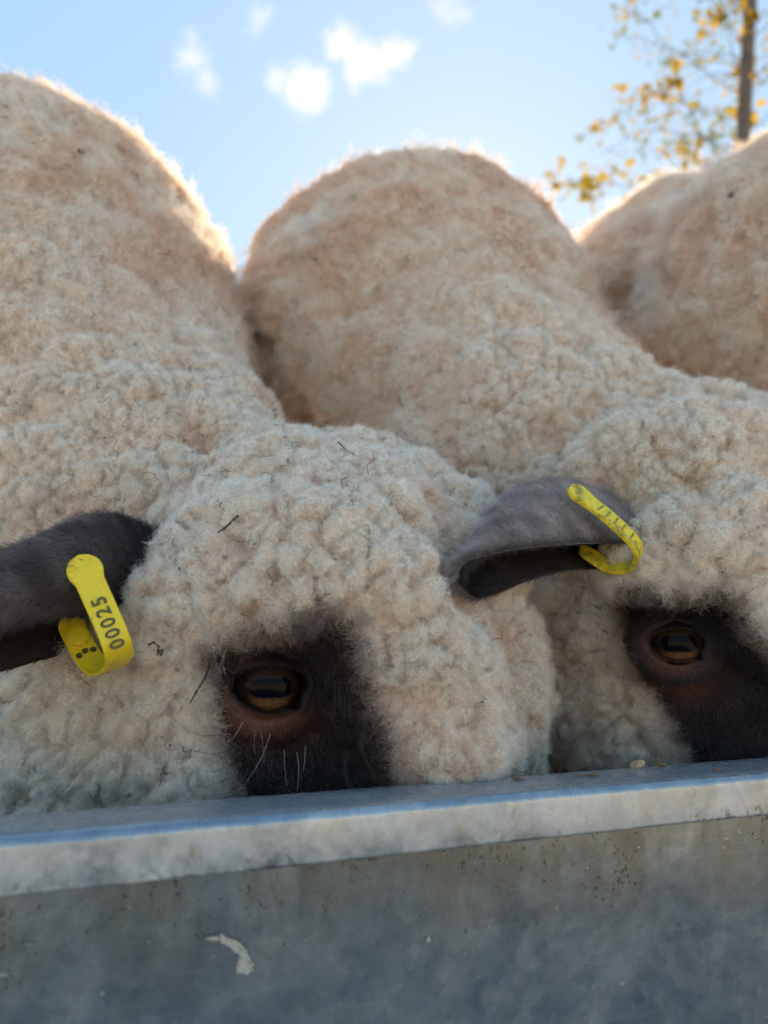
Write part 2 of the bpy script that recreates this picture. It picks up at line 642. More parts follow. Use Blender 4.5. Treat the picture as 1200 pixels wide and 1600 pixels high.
trough_mesh('rim', rim_profile(), 1)
trough_mesh('rim', rim_profile(), 5, True)
panel = [(.0115, -.0187), (.0135, -.05), (.018, -.10), (.025, -.16), (.033, -.215), (.037, -.238)] + arc(.045, -.238, .008, 180, 270, 4)[1:]
trough_mesh('side_panel', panel, 8, False, .0011)
trough_mesh('side_panel', panel, 9, True, .0011)
inner = [(.0355, -.011), (.038, -.05), (.042, -.12), (.048, -.20), (.052, -.225)]
trough_mesh('inner_wall', inner, 10, False, .0008)
trough_mesh('inner_wall', inner, 11, True, .0008)
trough_mesh('base_plate', [(.044, -.247), (.10, -.247), (.20, -.247), (TW - .044, -.247)], 12, False, .0008)
for k, x in enumerate((TX0, TX1)):
    s = -1 if k == 0 else 1
    sec = [(.0045, 0), (.0, -.022), (.0115, -.0225), (.018, -.10), (.033, -.215), (.045, -.2465)]
    sec = sec + [(TW - a, b_) for a, b_ in reversed(sec)]
    v = [(x, a, b_ - .0005) for a, b_ in sec] + [(x + .002 * s, a, b_ - .0005) for a, b_ in sec]
    n = len(sec)
    f = [tuple(range(n)), tuple(range(2 * n - 1, n - 1, -1))] + [(i, (i + 1) % n, n + (i + 1) % n, n + i) for i in range(n)]
    o = mesh_obj('end_plate', v, f, M_ZINC, trough, smooth=False)
    o.location = (0, 0, RIMZ)
for x in (TX0 + .2, TX1 - .2):
    zt = RIMZ - .2475
    v, f = [], []
    prof = [(-.02, 0), (-.02, zt), (.02, zt), (.02, 0), (.017, 0), (.017, zt - .003), (-.017, zt - .003), (-.017, 0)]
    for y in (.05, TW - .05):
        v += [(x + a, y, b_) for a, b_ in prof]
    n = len(prof)
    f = [tuple(range(n))[::-1], tuple(range(n, 2 * n))] + [(i, (i + 1) % n, n + (i + 1) % n, n + i) for i in range(n)]
    mesh_obj('foot', v, f, M_ZINC, trough, smooth=False)


def trough_local(px, py, yloc):
    """point on the front of the trough in its own frame where picture point (px, py) meets the plane y = yloc"""
    d = pix_dir(px, py)
    lo = CAMP - T_ORG
    lx, ly = lo @ tdir, lo @ tin
    dx, dy = d @ tdir, d @ tin
    t = (yloc - ly) / dy
    return np.array([lx + dx * t, yloc, (CAMP + d * t)[2] - RIMZ])


# dried splash on the front panel: a thin irregular crust
outl = [(318, 1462), (345, 1459), (368, 1466), (382, 1480), (388, 1492), (397, 1502), (396, 1512), (384, 1519), (370, 1516), (368, 1503), (372, 1492), (360, 1478), (342, 1468), (322, 1466)]


def panel_y(z):
    zs = [-.0205, -.05, -.10, -.16, -.215, -.238]
    ys = [.0115, .0135, .018, .025, .033, .037]
    return float(np.interp(-z, [-a for a in zs], ys))


def crust(name, outl, seed, th=.0006):
    pts = []
    for (x, y) in outl:
        q = trough_local(x, y, .015)
        for _ in range(5):
            q = trough_local(x, y, panel_y(q[2]))
        pts.append(q)
    pts = np.array(pts)
    # refine the outline with small uneven steps
    fine = []
    r = np.random.default_rng(seed)
    for i in range(len(pts)):
        a, b_ = pts[i], pts[(i + 1) % len(pts)]
        for k in range(4):
            q = a + (b_ - a) * k / 4
            fine.append(q + np.array([r.normal(0, .00025), 0, r.normal(0, .00025)]))
    fine = np.array(fine)
    n = len(fine)
    base = fine.copy()
    base[:, 1] -= .0001
    bm = bmesh.new()
    bv = [bm.verts.new((p[0], p[1] + .0012, p[2])) for p in base]
    tv = [bm.verts.new((p[0], p[1] - th - .0012, p[2])) for p in base]
    bm.faces.new(tv)
    for i in range(n):
        bm.faces.new((bv[i], bv[(i + 1) % n], tv[(i + 1) % n], tv[i]))
    bmesh.ops.recalc_face_normals(bm, faces=bm.faces)
    me = bpy.data.meshes.new(name)
    bm.to_mesh(me)
    bm.free()
    me.materials.append(M_STAIN)
    o = bpy.data.objects.new(name, me)
    COL.objects.link(o)
    o.parent = trough
    o.location = (0, 0, RIMZ)
    return o


crust('dried_splash', outl, 3)
o_ = crust('pale_smear', [(622, 1488), (632, 1494), (640, 1506), (646, 1522), (645, 1538), (636, 1541), (632, 1526), (627, 1510), (620, 1498)], 5, .0002)
o_.data.materials[0] = M_SMEAR

# ------------------------------------------------------------------ implicit bodies
def sd_cone(p, a, b, ra, rb):
    ab = b - a
    q = p - a
    t = np.clip((q @ ab) / (ab @ ab), 0, 1)
    q -= t[:, None] * ab
    return np.sqrt(np.einsum('ij,ij->i', q, q)) - (ra + (rb - ra) * t)


def sd_ball(p, c, r):
    q = p - c
    return np.sqrt(np.einsum('ij,ij->i', q, q)) - r


def smin(a, b, k):
    h = np.clip(.5 + .5 * (b - a) / k, 0, 1)
    return b + (a - b) * h - k * h * (1 - h)


def smax(a, b, k):
    return -smin(-a, -b, k)


def surface_nets(fn, lo, hi, h):
    n = np.ceil((hi - lo) / h).astype(int) + 1
    ax = [lo[i] + h * np.arange(n[i]) for i in range(3)]
    st = 4
    n = ((n + st - 1) // st) * st + 1
    ax = [lo[i] + h * np.arange(n[i]) for i in range(3)]
    # coarse pass first, then only the blocks the surface can cross
    cg = [a_[::st] for a_ in ax]
    g = np.stack(np.meshgrid(*cg, indexing='ij'), -1)
    Cc = fn(g.reshape(-1, 3)).reshape(g.shape[:3])
    F = np.repeat(np.repeat(np.repeat(Cc, st, 0), st, 1), st, 2)[:n[0], :n[1], :n[2]].astype(np.float32)
    near = np.abs(F) < h * st * 1.9 + .012
    ijk = np.argwhere(near)
    F[near] = fn(ijk * h + lo)
    S = F < 0
    c = [S[i:n[0] - 1 + i, j:n[1] - 1 + j, k:n[2] - 1 + k] for i in (0, 1) for j in (0, 1) for k in (0, 1)]
    cnt = sum(x.astype(np.int8) for x in c)
    act = (cnt > 0) & (cnt < 8)
    idx = np.full(act.shape, -1, dtype=np.int64)
    ii = np.argwhere(act)
    idx[act] = np.arange(len(ii))
    acc = np.zeros((len(ii), 3))
    num = np.zeros(len(ii))
    corner = [(i, j, k) for i in (0, 1) for j in (0, 1) for k in (0, 1)]
    for a_ in corner:
        for b_ in corner:
            if sum(abs(x - y) for x, y in zip(a_, b_)) == 1 and a_ < b_:
                fa = F[ii[:, 0] + a_[0], ii[:, 1] + a_[1], ii[:, 2] + a_[2]]
                fb = F[ii[:, 0] + b_[0], ii[:, 1] + b_[1], ii[:, 2] + b_[2]]
                cr = (fa < 0) != (fb < 0)
                t = np.where(cr, fa / np.where(cr, fa - fb, 1), 0)
                pt = np.array(a_) + t[:, None] * (np.array(b_) - np.array(a_))
                acc[cr] += pt[cr]
                num[cr] += 1
    V = (ii + acc / num[:, None]) * h + lo
    quads = []
    for ax_ in range(3):
        sl0 = [slice(None)] * 3
        sl1 = [slice(None)] * 3
        sl0[ax_] = slice(0, n[ax_] - 1)
        sl1[ax_] = slice(1, n[ax_])
        A, B = S[tuple(sl0)], S[tuple(sl1)]
        e = np.argwhere(A != B)
        o1, o2 = [(1, 2), (2, 0), (0, 1)][ax_]
        ok = (e[:, o1] > 0) & (e[:, o2] > 0) & (e[:, o1] < n[o1] - 1) & (e[:, o2] < n[o2] - 1)
        e = e[ok]
        inside = A[e[:, 0], e[:, 1], e[:, 2]]
        d1 = np.zeros(3, int)
        d1[o1] = 1
        d2 = np.zeros(3, int)
        d2[o2] = 1
        q = np.stack([idx[tuple((e - d1 - d2).T)], idx[tuple((e - d2).T)], idx[tuple(e.T)], idx[tuple((e - d1).T)]], 1)
        q[~inside] = q[~inside][:, ::-1]
        quads.append(q)
    return V, np.concatenate(quads)


def sdf_normal(fn, p, e=.003):
    g = np.stack([fn(p + np.eye(3)[i] * e) - fn(p - np.eye(3)[i] * e) for i in range(3)], 1)
    return g / (np.linalg.norm(g, axis=1)[:, None] + 1e-9)


class Eye:
    def __init__(self, px, py, d, turn=0., tilt=0., scale=1.0):
        self.E = P(px, py, d)
        self.px, self.py, self.d = px, py, d
        out_ = CAMP - self.E
        out_ /= np.linalg.norm(out_)
        up = np.array([0, 0, 1.])
        r = np.cross(up, out_)
        r /= np.linalg.norm(r)
        out_ = out_ + r * math.tan(turn) + up * math.tan(tilt)
        out_ /= np.linalg.norm(out_)
        r = np.cross(up, out_)
        r /= np.linalg.norm(r)
        self.F, self.R = out_, r
        self.U = np.cross(out_, r)
        self.s = scale

    def uvw(self, p):
        q = p - self.E
        return q @ self.R, q @ self.U, q @ self.F


def poly_sd(u, v, poly):
    """signed distance to a polygon (negative inside), u v arrays"""
    d = np.full(len(u), 1e9)
    ins = np.zeros(len(u), bool)
    n = len(poly)
    for i in range(n):
        x0, y0 = poly[i]
        x1, y1 = poly[(i + 1) % n]
        ex, ey = x1 - x0, y1 - y0
        t = np.clip(((u - x0) * ex + (v - y0) * ey) / (ex * ex + ey * ey), 0, 1)
        d = np.minimum(d, np.hypot(u - x0 - t * ex, v - y0 - t * ey))
        c = (y0 > v) != (y1 > v)
        xi = x0 + (v - y0) / (ey if abs(ey) > 1e-12 else 1e-12) * ex
        ins ^= c & (u < xi)
    return np.where(ins, -d, d)


def bare_poly(eye, pts):
    """outline of the woolless face patch in metres right / up of the eye"""
    k = eye.d / FPX
    return [((x - eye.px) * k, (eye.py - y) * k) for x, y in pts]


# ------------------------------------------------------------------ fibre helpers
def fibres(name, pos, rad, col, mat, parent):
    """pos (n,K,3) world, rad (n,K), col (n,3) -> one hair-curves object"""
    if not isinstance(pos, list):
        pos, rad, col = [pos], [rad], [col]
    cu = bpy.data.hair_curves.new(name)
    cu.add_curves(sum(([a.shape[1]] * a.shape[0] for a in pos), []))
    cu.position_data.foreach_set('vector', np.concatenate([a.astype(np.float32).ravel() for a in pos]))
    ra = cu.attributes.get('radius') or cu.attributes.new('radius', 'FLOAT', 'POINT')
    ra.data.foreach_set('value', np.concatenate([np.asarray(a, dtype=np.float32).ravel() for a in rad]))
    col = np.concatenate(col)
    n = len(col)
    at = cu.attributes.new('tint', 'FLOAT_COLOR', 'CURVE')
    c4 = np.ones((n, 4), dtype=np.float32)
    c4[:, :3] = col
    at.data.foreach_set('color', c4.ravel())
    cu.materials.append(mat)
    o = bpy.data.objects.new(name, cu)
    COL.objects.link(o)
    place(o, parent)
    return o


def frames(n):
    a = np.where(np.abs(n[:, 2:3]) < .9, np.array([[0, 0, 1.]]), np.array([[1., 0, 0]]))
    t = np.cross(a, n)
    t /= np.linalg.norm(t, axis=1)[:, None]
    return t, np.cross(n, t)


def sample(V, Q, spacing, rng, fn=None, keep=None):
    """roughly even points on the quads, one per cell of about `spacing`"""
    a, b_, c, d = (V[Q[:, i]] for i in range(4))
    tri = np.concatenate([np.stack([a, b_, c], 1), np.stack([a, c, d], 1)])
    if keep is not None:
        tri = tri[keep(tri.mean(1))]
    ar = np.linalg.norm(np.cross(tri[:, 1] - tri[:, 0], tri[:, 2] - tri[:, 0]), axis=1) / 2
    n = int(ar.sum() / spacing ** 2 * 4)
    t = tri[rng.choice(len(tri), n, p=ar / ar.sum())]
    r1, r2 = np.sqrt(rng.random((n, 1))), rng.random((n, 1))
    p = (1 - r1) * t[:, 0] + r1 * (1 - r2) * t[:, 1] + r1 * r2 * t[:, 2]
    key = np.floor(p / (spacing * 1.2)).astype(np.int64)
    h = key[:, 0] * 73856093 ^ key[:, 1] * 19349663 ^ key[:, 2] * 83492791
    _, first = np.unique(h, return_index=True)
    p = p[first]
    if fn is not None:
        for _ in range(2):
            nn = sdf_normal(fn, p)
            p = p - nn * fn(p)[:, None]
        return p, sdf_normal(fn, p, .005)
    return p, None


def locks(seed, nrm, R, L, lean, M, col, rng, K=6, clump=.35, curl=.0015, turns=1.5, frizz=.0012, r0=.00011, sink=.003, colvar=.08, splay=.0, dome=.32, bend=.0):
    """tufts of crimped fibres: seeds (N,3); R, L (N,); lean (N,3) in lengths; col (N,3)"""
    N = len(seed)
    T, B = frames(nrm)
    rr_ = np.sqrt(rng.random((N, M)))
    th = rng.random((N, M)) * 2 * math.pi
    ox, oy = rr_ * np.cos(th) * R[:, None], rr_ * np.sin(th) * R[:, None]
    off = ox[..., None] * T[:, None] + oy[..., None] * B[:, None]           # N,M,3
    ln = L[:, None] * (1 - dome * rr_ ** 2) * rng.uniform(.72, 1.12, (N, M))
    ph = rng.random((N, 1)) * 6.28 + rng.normal(0, .7, (N, M))
    tw = turns * rng.uniform(.7, 1.3, (N, 1)) * 6.28 * np.where(rng.random((N, 1)) < .5, -1, 1)
    fz = np.cumsum(rng.normal(0, 1, (N, M, K, 3)), axis=2) * (frizz / math.sqrt(K))
    fz -= fz[:, :, :1]
    if bend:                                            # tips roll over sideways: rounded puffs, not spikes
        sa = rng.random((N, 1)) * 6.28 + rng.normal(0, 1.1, (N, M))
        side = ((np.cos(sa) * bend * .95)[..., None] * T[:, None] + (np.sin(sa) * bend * .95)[..., None] * B[:, None])
    pos = np.empty((N, M, K, 3))
    for k in range(K):
        t = k / (K - 1)
        ang = tw * t + ph
        am = curl * t
        q = seed[:, None] + off * (1 - clump * t + splay * t * t) + nrm[:, None] * (ln * (t - bend * t * t - .25 * t * t * np.linalg.norm(lean, axis=1)[:, None]) - sink)[..., None]
        q = q + lean[:, None] * (ln * t * t)[..., None]
        if bend:
            q = q + side * (ln * t ** 2.2)[..., None]
        q = q + (np.cos(ang) * am)[..., None] * T[:, None] + (np.sin(ang) * am)[..., None] * B[:, None]
        pos[:, :, k] = q + fz[:, :, k]
    rad = np.linspace(1, .55, K)[None] * r0 * np.ones((N * M, 1))
    c = np.repeat(col, M, axis=0) * (1 + rng.normal(0, colvar, (N * M, 1)))
    return pos.reshape(N * M, K, 3), rad, np.clip(c, .004, .95)


CREAM = np.array([.953, .806, .700])
TAN = np.array([.85, .665, .545])
PALE = np.array([.973, .898, .832])
GREYBR = np.array([.20, .15, .135])
BLACK = np.array([.022, .016, .016])


def lerp(a, b, t):
    return a + (b - a) * t[:, None]


# ------------------------------------------------------------------ a sheep
def loft(rows, nu, nv):
    """rows[s][v] = control points -> (nu, nv, 3) Catmull-Rom surface"""
    A = np.array(rows, dtype=float)

    def cr(A, n):
        m = len(A)
        t = np.linspace(0, m - 1, n)
        i = np.clip(np.floor(t).astype(int), 0, m - 2)
        f = (t - i).reshape((-1,) + (1,) * (A.ndim - 1))
        p0, p1, p2, p3 = A[np.maximum(i - 1, 0)], A[i], A[i + 1], A[np.minimum(i + 2, m - 1)]
        return .5 * (2 * p1 + (p2 - p0) * f + (2 * p0 - 5 * p1 + 4 * p2 - p3) * f ** 2 + (3 * p1 - p0 - 3 * p2 + p3) * f ** 3)
    A = cr(A, nu)
    A = cr(np.swapaxes(A, 0, 1), nv)
    return np.swapaxes(A, 0, 1)


def make_ear(rows, parent, rng, col_a, col_b, th=.0022, nfur=42000, mat=None):
    S = loft([[P(*q) for q in row] for row in rows], 48, 40)
    du, dv = np.gradient(S, axis=0), np.gradient(S, axis=1)
    n = np.cross(du, dv)
    n /= np.linalg.norm(n, axis=2)[..., None] + 1e-9
    mid = S.mean(1, keepdims=True)
    if ((S - mid) * n).sum() < 0:
        n = -n
    nu, nv = S.shape[:2]
    edge = np.minimum(1, np.minimum(np.arange(nv), nv - 1 - np.arange(nv)) / 3.0)[None, :, None]
    outer = S
    inner = S - n * th * (.25 + .75 * edge)
    v = np.concatenate([outer.reshape(-1, 3), inner.reshape(-1, 3)])
    f = []
    k = nu * nv
    for i in range(nu - 1):
        for j in range(nv - 1):
            a = i * nv + j
            f.append((a, a + 1, a + nv + 1, a + nv))
            f.append((k + a, k + a + nv, k + a + nv + 1, k + a + 1))
        for j in (0, nv - 1):
            a = i * nv + j
            f.append((a, a + nv, k + a + nv, k + a))
    for j in range(nv - 1):
        a = (nu - 1) * nv + j
        f.append((a, a + 1, k + a + 1, k + a))
    o = mesh_obj('ear', v, f, mat or M_EAR)
    o.data.materials.append(M_EARIN)                        # the inside of the ear is dark
    mi = np.zeros(len(f), dtype=np.int32)
    mi[[q for q, g_ in enumerate(f) if max(g_) >= k]] = 1
    o.data.polygons.foreach_set('material_index', mi)
    bm = bmesh.new()
    bm.from_mesh(o.data)
    bmesh.ops.recalc_face_normals(bm, faces=bm.faces)
    bm.to_mesh(o.data)
    bm.free()
    place(o, parent)
    # short nap
    uu, vv = rng.random(nfur) * (nu - 1.001), rng.random(nfur) * (nv - 1.001)
    i, j = uu.astype(int), vv.astype(int)
    fu, fv = (uu - i)[:, None], (vv - j)[:, None]

    def bl(A):
        return (A[i, j] * (1 - fu) + A[i + 1, j] * fu) * (1 - fv) + (A[i, j + 1] * (1 - fu) + A[i + 1, j + 1] * fu) * fv
    inside = rng.random(nfur) < .22
    p = np.where(inside[:, None], bl(inner), bl(outer))
    nn = bl(n) * np.where(inside, -1, 1)[:, None]
    al = bl(du)
    al /= np.linalg.norm(al, axis=1)[:, None] + 1e-9
    K = 4
    L = rng.uniform(.0026, .0058, nfur)[:, None]
    pos = np.empty((nfur, K, 3))
    rnd = rng.normal(0, .35, (nfur, 3))
    for q in range(K):
        t = q / (K - 1)
        pos[:, q] = p + nn * L * (.62 * t - .12 * t * t) + (al + rnd) * L * .8 * t * (.5 + .5 * t)
    t = np.clip(.5 + .5 * wobble(p, .02, 5), 0, 1) * rng.uniform(.5, 1.1, nfur)
    c = lerp(col_a, col_b, t)
    c[inside] = np.array([.016, .011, .010])
    rimd = np.clip(np.minimum(vv, nv - 1 - vv) / 4.0, 0, 1)[:, None]           # dark margin of the ear
    c = np.where(inside[:, None], c, c * (.22 + .78 * rimd))
    fb = fibres('ear_fur', pos, np.linspace(1, .4, K)[None] * .0001 * np.ones((nfur, 1)), c, M_FUR, parent)
    fb.parent = o
    fb.matrix_parent_inverse = Matrix.Identity(4)
    return o, S, n


def make_eye(eye, parent, rng, aw=.0172, at_=.0096, ab_=.0112, dark=1.0, ext_=.0235):
    s = eye.s
    c = eye.E - eye.F * .012 * s
    R = .0163 * s
    bm = bmesh.new()
    bmesh.ops.create_uvsphere(bm, u_segments=48, v_segments=32, radius=R)
    for v in bm.verts:                                   # corneal bulge
        q = v.co.normalized()
        if q.z > .5:
            v.co *= 1 + .05 * ((q.z - .5) / .5) ** 1.5
    me = bpy.data.meshes.new('eye')
    bm.to_mesh(me)
    bm.free()
    me.polygons.foreach_set('use_smooth', np.ones(len(me.polygons), dtype=bool))
    me.materials.append(M_EYE)
    o = bpy.data.objects.new('eye', me)
    COL.objects.link(o)
    o.parent = parent
    M = Matrix((eye.R, eye.U, eye.F)).transposed().to_4x4()
    M.translation = Vector(c) - Vector(parent.location)
    o.matrix_local = M
    # lids: a skin patch round the opening, resting on the ball
    nt_, ns = 96, 26
    V, colr = [], []
    for k in range(ns):
        s_ = k / (ns - 1)
        for i in range(nt_):
            th = 2 * math.pi * i / nt_
            ct, st = math.cos(th), math.sin(th)
            bb = at_ if st > 0 else ab_
            op = (abs(ct / aw) ** 1.75 + abs(st / bb) ** 1.75) ** (-1 / 1.75) * s
            # tear-duct corner, low on the muzzle side
            dang = (th - math.radians(322) + math.pi) % (2 * math.pi) - math.pi
            op += .0042 * s * math.exp(-(dang / .17) ** 2)
            ext = ext_ * s
            rho = op + ext * s_
            ball = math.sqrt(max((R * 1.03) ** 2 - rho * rho, (.003 * s) ** 2)) - .012 * s
            face = math.sqrt(max((.034 * s) ** 2 - min(rho, .0325 * s) ** 2, 0)) - .0335 * s
            lidw = math.exp(-((s_ - .07) / .07) ** 2)
            fold = math.exp(-((s_ - .36) / .10) ** 2) * (1.0 if st > -.1 else .35)
            groove = math.exp(-((s_ - .22) / .06) ** 2) * (1.0 if st > 0 else .6)
            w = min(1, s_ / .22)
            w = w * w * (3 - 2 * w)
            h = max(ball, -.010 * s) * (1 - w) + face * w
            h += .0011 * s * lidw + (.0018 if st > 0 else .0010) * s * fold - .0012 * s * groove
            if st > .2:
                h += .0040 * s * (st - .2) * math.exp(-((s_ - .10) / .14) ** 2)      # heavier upper lid
            h += .0007 * math.sin(th * 17 + s_ * 20 + 2 * math.sin(3 * th)) * s_ * (1 - s_) + .0008 * math.sin(th * 5 + 9 * s_) * s_ + .0005 * math.sin(th * 9 - 14 * s_) * s_
            if s_ > .8:
                h -= .006 * s * ((s_ - .8) / .2) ** 2
            V.append(eye.E + eye.R * rho * ct + eye.U * rho * st + eye.F * h)
            red = max(0, -math.sin(th + .35)) * math.exp(-((s_ - .35) / .3) ** 2)
            cc = np.array([.018, .012, .011]) * (1 - red) + np.array([.165, .066, .050]) * red
            side = max(0, -ct) * math.exp(-((s_ - .3) / .25) ** 2)
            cc = cc * (1 - .7 * side) + np.array([.105, .050, .034]) * .7 * side
            if s_ < .07:
                cc = np.array([.008, .006, .006])
            colr.append(cc * dark)
    f = []
    for k in range(ns - 1):
        for i in range(nt_):
            j = (i + 1) % nt_
            f.append((k * nt_ + i, k * nt_ + j, (k + 1) * nt_ + j, (k + 1) * nt_ + i))
    lid = mesh_obj('eyelid', V, f, M_LID)
    ca = lid.data.color_attributes.new('skin', 'FLOAT_COLOR', 'POINT')
    c4 = np.ones((len(V), 4), dtype=np.float32)
    c4[:, :3] = np.array(colr)
    ca.data.foreach_set('color', c4.ravel())
    place(lid, parent)
    # short fur over the lids
    G = np.array(V).reshape(ns, nt_, 3)
    CG = np.array(colr).reshape(ns, nt_, 3)
    du = np.gradient(G, axis=0)
    dv = np.roll(G, -1, 1) - np.roll(G, 1, 1)
    gn = np.cross(dv, du)
    gn /= np.linalg.norm(gn, axis=2)[..., None] + 1e-9
    gn *= np.sign((gn * eye.F).sum(2).mean())
    nf_ = 6500
    a, b_ = rng.uniform(.16, .98, nf_) ** .8 * (ns - 1.01), rng.random(nf_) * nt_
    i, j = a.astype(int), b_.astype(int) % nt_
    fu = (a - i)[:, None]
    fv = (b_ - np.floor(b_))[:, None]

    def bl(A):
        return (A[i, j] * (1 - fu) + A[i + 1, j] * fu) * (1 - fv) + (A[i, (j + 1) % nt_] * (1 - fu) + A[i + 1, (j + 1) % nt_] * fu) * fv
    p, n, c_ = bl(G), bl(gn), bl(CG)
    d = bl(du)
    d /= np.linalg.norm(d, axis=1)[:, None] + 1e-9
    d = d * .5 - eye.U * .5 + rng.normal(0, .25, (nf_, 3))
    L = (rng.uniform(.0010, .0026, nf_) * (.4 + .8 * a / ns))[:, None]
    pos = np.empty((nf_, 4, 3))
    for q in range(4):
        t = q / 3
        pos[:, q] = p + n * L * (.5 * t - .2 * t * t) + d * L * t
    fibres('eyelid_fur', pos, np.linspace(1, .35, 4)[None] * .00008 * np.ones((nf_, 1)), np.clip(c_ * rng.uniform(.6, 1.7, (nf_, 1)), .004, 1), M_FUR, parent)
    # upper lashes
    n = 70
    th = rng.uniform(math.radians(25), math.radians(155), n)
    pos = np.empty((n, 5, 3))
    for q in range(5):
        t = q / 4
        rho = (np.abs(np.cos(th) / aw) ** 1.9 + np.abs(np.sin(th) / at_) ** 1.9) ** (-1 / 1.9) * s + .001 + .002 * t
        hh = np.sqrt(np.maximum((R * 1.06) ** 2 - rho ** 2, .003 ** 2)) - .012 * s + .002 + .006 * t * rng.uniform(.6, 1.2, n)
        pos[:, q] = eye.E + eye.R[None] * (rho * np.cos(th))[:, None] + eye.U[None] * (rho * np.sin(th) - .0035 * t * t)[:, None] + eye.F[None] * hh[:, None]
    la = fibres('eyelashes', pos, np.linspace(1, .3, 5)[None] * .00009 * np.ones((n, 1)), np.tile(BLACK, (n, 1)), M_FUR, parent)
    return o


VIEWC = CAMP


def facing(p, n):
    v = VIEWC - p
    v /= np.linalg.norm(v, axis=1)[:, None]
    return (v * n).sum(1)


def seen_px(p):
    q = p - CAMP
    d = q @ CFWD
    return 600 + FPX * (q @ CRIGHT) / d, 800 - FPX * (q @ CUP) / d, d


def in_reach(p, m=140):
    x, y, d = seen_px(p)
    return (x > -m) & (x < 1200 + m) & (y > -m) & (y < 1360)


def quad_split(V, N, Q, k):
    """split every quad k x k; shared verts welded; positions and normals interpolated"""
    if k == 1:
        return V, N, Q
    nv = len(V)
    E = np.concatenate([Q[:, [0, 1]], Q[:, [1, 2]], Q[:, [2, 3]], Q[:, [3, 0]]])
    Es = np.sort(E, 1)
    U, inv = np.unique(Es, axis=0, return_inverse=True)
    inv = inv.reshape(-1)
    m = len(Q)
    PV, PN = [V], [N]
    tt = np.arange(1, k) / k
    for A, L in ((V, PV), (N, PN)):
        ed = A[U[:, 0]][:, None] * (1 - tt)[None, :, None] + A[U[:, 1]][:, None] * tt[None, :, None]
        L.append(ed.reshape(-1, 3))
    ebase, fbase = nv, nv + len(U) * (k - 1)
    for A, L in ((V, PV), (N, PN)):
        a, b_, c, d = (A[Q[:, x]] for x in range(4))
        inn = []
        for y in range(1, k):
            for x in range(1, k):
                u, v = x / k, y / k
                inn.append(a * (1 - u) * (1 - v) + b_ * u * (1 - v) + c * u * v + d * (1 - u) * v)
        L.append(np.stack(inn, 1).reshape(-1, 3))
    idx = np.empty((m, k + 1, k + 1), dtype=np.int64)     # [y][x]
    idx[:, 0, 0], idx[:, 0, k], idx[:, k, k], idx[:, k, 0] = Q[:, 0], Q[:, 1], Q[:, 2], Q[:, 3]
    for e in range(4):
        ids = inv[e * m:(e + 1) * m]
        fwd = E[e * m:(e + 1) * m, 0] == U[ids, 0]
        for q in range(1, k):
            t = np.where(fwd, q, k - q)
            vi = ebase + ids * (k - 1) + t - 1
            if e == 0:
                idx[:, 0, q] = vi
            elif e == 1:
                idx[:, q, k] = vi
            elif e == 2:
                idx[:, k, k - q] = vi
            else:
                idx[:, k - q, 0] = vi
    for y in range(1, k):
        for x in range(1, k):
            idx[:, y, x] = fbase + np.arange(m) * (k - 1) ** 2 + (y - 1) * (k - 1) + x - 1
    F = np.stack([idx[:, :-1, :-1], idx[:, :-1, 1:], idx[:, 1:, 1:], idx[:, 1:, :-1]], -1).reshape(-1, 4)
    NN_ = np.concatenate(PN)
    return np.concatenate(PV), NN_ / (np.linalg.norm(NN_, axis=1)[:, None] + 1e-9), F


ZB = np.full((150, 110), 9.0)


def zb_cells(p):
    x, y, d = seen_px(p)
    return np.clip((y / 12 + 8).astype(int), 0, 149), np.clip((x / 12 + 5).astype(int), 0, 109), d


def zb_add(V):
    i, j, d = zb_cells(V)
    np.minimum.at(ZB, (i, j), d)


def open_view(p, tol=.035):
    """not tucked away behind nearer wool"""
    i, j, d = zb_cells(p)
    m = ZB.copy()
    for dy in (-1, 0, 1):                      # let a cell count as covered only if its neighbours are too
        for dx in (-1, 0, 1):
            m = np.maximum(m, np.roll(np.roll(ZB, dy, 0), dx, 1))
    return d < m[i, j] + tol


def cobble(p, seeds):
    """0 in the cracks between neighbouring puffs, 1 on top"""
    kd = kdtree.KDTree(len(seeds))
    for i, q in enumerate(seeds):
        kd.insert(q, i)
    kd.balance()
    f1, f2 = np.empty(len(p)), np.empty(len(p))
    for i, q in enumerate(p):
        r = kd.find_n(q, 2)
        f1[i], f2[i] = r[0][2], r[1][2]
    x = np.clip((f2 - f1) / (f2 + f1 + 1e-9) * 1.55, 0, 1)
    return np.sqrt(x * (2 - x)) * (1 - .25 * x)


def warp(p, wl, amp, seed):
    return (p + amp * np.stack([wobble(p, wl, seed), wobble(p, wl, seed + 1), wobble(p, wl, seed + 2)], 1)) * np.array([1, 1, .92])


def cell_seeds(V, Q, spacing, rng):
    return sample(V, Q, spacing, rng)[0]


